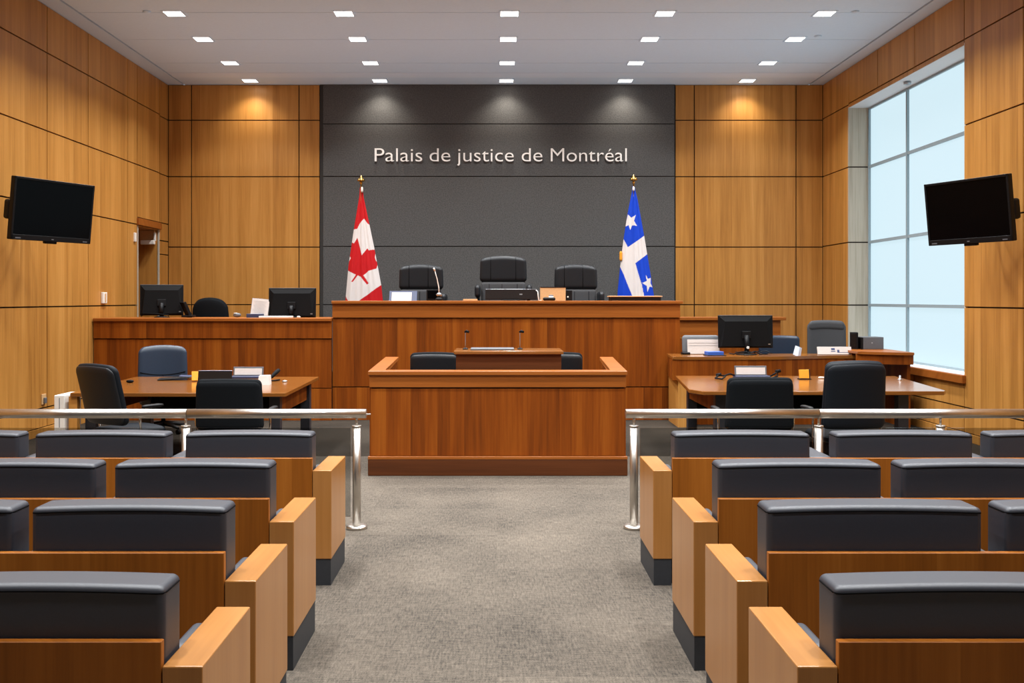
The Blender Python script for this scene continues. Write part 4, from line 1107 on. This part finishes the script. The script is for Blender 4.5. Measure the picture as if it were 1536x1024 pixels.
t = thing('note_block', 'yellow sticky note block on the right table', 'note block', (fx(1207, 11.8), 11.8, TZ))
mb = MB(); mb.mbox(T((fx(1206, 11.8), 11.8, TZ + .062)) @ RX(-.2), .11, .035, .105, .003); mb.build('notes', 'yellow', t)
mb = MB(); mb.mbox(T((fx(1214, 11.8), 11.82, TZ + .06)) @ RX(-.2), .018, .05, .11, .003); mb.build('holder_side', 'blackp', t)
mb = MB(); mb.mbox(T((fx(1207, 11.8), 11.81, TZ + .006)), .14, .09, .012, .002); mb.build('holder_base', 'blackp', t)
mb = MB(); mb.rbox((fx(1232, 11.9), 11.9, TZ + .012), (.07, .04, .022), (.02, .015, .01), inner=2); tag(mb.build('eraser', 'white'), 'small white eraser on right table beside taller chair', 'eraser')
t = thing('table_microphone', 'tiny metal fixture on bright right end of right table', 'fixture', (fx(1350, 11.7), 11.7, TZ))
mb = MB(); mb.lathe([(.03, 0), (.03, .01), (.012, .018), (.012, .05), (.004, .055)], (fx(1350, 11.7), 11.7, TZ), 14); mb.build('fixture_body', 'lightsil', t)

# ------------------------------------------------------------------ things on the right clerk desk
DZ, DI = .935, 13.75
monitor('large black monitor on right clerk desk seen from behind', (fx(1118, DI), DI, (fz(473, DI) + fz(521.5, DI)) / 2), .75, .445, 0, -.05, DZ, foot=.14)
mb = MB(); mb.rbox((fx(1118.5, DI), DI - .128, 1.035), (.036, .006, .036), (.012, .002, .012), inner=1); o = mb.build('sticker', 'white', bpy.data.objects['computer_monitor.002']); o['label'] = 'white round sticker'
mb = MB()
rnd = random.Random(3)
t = thing('cable_tangle', 'tangle of dark cables around foot of the large monitor', 'cable', (fx(1122, DI), 13.5, DZ))
for k in range(5):
    x0 = fx(1095 + k * 9, 13.5); P = [(x0 + i * .05 + rnd.uniform(-.02, .02), 13.5 + rnd.uniform(-.06, .06), DZ + .012 + rnd.uniform(0, .05)) for i in range(6)]
    mb = MB(); mb.tube(P, .007, 6); mb.build('cord', 'blackm' if k % 2 else 'navydark', t)
Y = 13.8
t = thing('document_stand', 'grey document holder with white sheet left of large monitor', 'document holder', (fx(1050, Y), Y, DZ))
mb = MB(); mb.rbox((fx(1053, Y), Y + .06, DZ + .13), (.52, .05, .26), (.05, .02, .05), lambda p: (p.x, p.y + .15 * (p.z + .13), p.z), inner=4); mb.build('back_board', 'greyp', t)
a = T((fx(1055, Y), Y - .0, DZ + .105)) @ RX(-.15)
mb = MB(); mb.mbox(a, .44, .006, .2, .001); s_ = mb.build('sheet', 'paper', t)
mb = MB()
for i in range(2): mb.mbox(a @ T((0, -.004, .05 - i * .035)), .4, .001, .004)
mb.build('printed_lines', 'lightsil', s_)
mb = MB(); mb.box(fx(1022, Y), fx(1034, Y), Y - .08, Y + .06, DZ, DZ + .03, .006); mb.build('foot', 'blackp', t)
t = thing('book', 'blue book lying before the white sheet on right clerk desk', 'book', (fx(1070, 13.5), 13.5, DZ))
mb = MB(); mb.mbox(T((fx(1071, 13.5), 13.5, DZ + .03)) @ RZm(.1), .22, .16, .05, .004); mb.build('cover', 'blue', t)
mb = MB(); mb.mbox(T((fx(1071, 13.5) + .01, 13.5, DZ + .005)) @ RZm(.1), .26, .2, .01, .002); mb.build('tray', 'blackp', t)
mb = MB()
a = T((fx(1195, 13.5), 13.5, DZ + .062)) @ Matrix.Rotation(.35, 4, 'Y')
mb.mbox(a @ RX(-.25), .07, .004, .13); mb.mbox(a @ T((.05, .02, 0)) @ RZm(.7) @ RX(-.2), .07, .004, .13)
tag(mb.build('folded_leaflet', 'bluewhite'), 'folded pale blue leaflet standing right of the large monitor', 'leaflet')
Y = 13.68
t = thing('document_stack', 'white documents with small dark emblem near the window', 'documents', (fx(1251, Y), Y, DZ))
a = T((fx(1251.5, Y), Y, DZ + .055)) @ RX(-.35)
mb = MB(); mb.mbox(a, .465, .02, .11, .002); sh = mb.build('pages', 'paper', t)
mb = MB(); mb.mbox(a @ T((-.02, -.0105, .02)), .05, .001, .028); mb.mbox(a @ T((-.02, -.0105, -.012)), .06, .001, .012); mb.mbox(a @ T((.05, -.0105, -.01)), .03, .001, .04); mb.mbox(a @ T((.13, -.0105, -.028)), .15, .001, .006); mb.build('printed_emblem', 'inkblue', sh)
Y = 13.95
t = thing('desk_speaker', 'slim black speaker left of grey computer case by window', 'speaker', (fx(1281, Y), Y, DZ))
mb = MB(); mb.mbox(T((fx(1281, Y), Y, DZ + .15)) @ RZm(-.25), .1, .14, .30, .008, 2); mb.build('cabinet', 'blackp', t)
mb = MB(); mb.mbox(T((fx(1281, Y), Y, DZ + .16)) @ RZm(-.25) @ T((-.012, -.072, 0)), .07, .004, .24, .002); mb.build('grille', 'brownp', t)
t = thing('computer_case', 'dark grey computer case standing on the desk by window', 'computer', (5.2, Y, 1.0))
mb = MB(); mb.box(fx(1291, Y), fx(1321.5, Y), Y - .1, Y + .18, 1.0, fz(505, Y), .006, 2); mb.build('case', 'greyp', t)
mb = MB(); mb.lathe([(.008, 0), (.01, .003)], (0, 0, 0), 12); mb.bm.transform(T((fx(1304, Y), Y - .1, 1.09)) @ RX(PI / 2)); mb.build('power_button', 'lightsil', t)
mb = MB(); mb.box(fx(1288, Y), fx(1291, Y), Y - .1, Y + .16, 1.0, fz(505.5, Y), .004); mb.build('side_cover', 'blackp', t)
# small fitting on the window sill
t = thing('blind_controller', 'small white blind fitting on window sill at far end', 'fitting', (5.78, 14.55, WZ0))
mb = MB(); mb.box(5.75, 5.83, 14.45, 14.52, WZ0, WZ0 + .14, .01, 2); mb.build('fitting_body', 'white', t)
mb = MB(); mb.box(5.73, 5.85, 14.42, 14.6, WZ0, WZ0 + .02, .005); mb.build('fitting_foot', 'white', t)


# ------------------------------------------------------------------ lighting
def area(loc, size, energy, col, rot=(0, 0, 0), spread=160, sy=None):
    l = bpy.data.lights.new('lamp', 'AREA'); l.energy = energy; l.color = col; l.size = size; l.spread = math.radians(spread)
    if sy: l.shape = 'RECTANGLE'; l.size_y = sy
    o = bpy.data.objects.new('downlight_or_fill_lamp', l); o.location = loc; o.rotation_euler = rot; COL.objects.link(o); return o


WARM = (.97, .985, 1.0)
for y in (2.4, 4.4, 6.4, 8.4, 10.2, 11.6):
    for x in LX: area((x, y, ZC - .01), .24, 46 if y > 9 else 58 if y > 3 else 46, WARM, spread=122)
for y in LYS[:3]:
    for x in LX: area((x, y, ZC - .02), .22, 42, WARM, spread=122)
for x in LX:
    l = bpy.data.lights.new('lamp', 'SPOT'); l.energy = 55; l.color = (1, .92, .80); l.spot_size = math.radians(118); l.spot_blend = .85; l.shadow_soft_size = .08
    o = bpy.data.objects.new('wallwash_lamp', l); o.location = (x, LYS[3], ZC - .03); o.rotation_euler = (math.radians(8), 0, 0); COL.objects.link(o)
# added fill lamp without a fixture, facing up to brighten the ceiling
area((0, 14.6, 3.9), 10.4, 30, (.86, .95, 1.12), (PI, 0, 0), 180, 5.0)

wd = bpy.data.worlds.new('World'); SC.world = wd; wd.use_nodes = True
wd.node_tree.nodes['Background'].inputs[0].default_value = (.8, .88, 1, 1)
wd.node_tree.nodes['Background'].inputs[1].default_value = .3

# ------------------------------------------------------------------ camera
cam = bpy.data.cameras.new('camera'); co = bpy.data.objects.new('camera', cam); COL.objects.link(co)
co.location = (0, 0, EYE); co.rotation_euler = (PI / 2, 0, 0)
cam.sensor_width = 36; cam.sensor_fit = 'HORIZONTAL'; cam.lens = F / 1536 * 36
cam.shift_x = (768 - CX) / 1536; cam.shift_y = -(512 - HY) / 1536
cam.clip_end = 60
SC.camera = co
SC.view_settings.view_transform = 'Standard'
SC.view_settings.look = 'None'
SC.view_settings.exposure = 0.0
SC.cycles.max_bounces = 8
SC.cycles.use_denoising = True
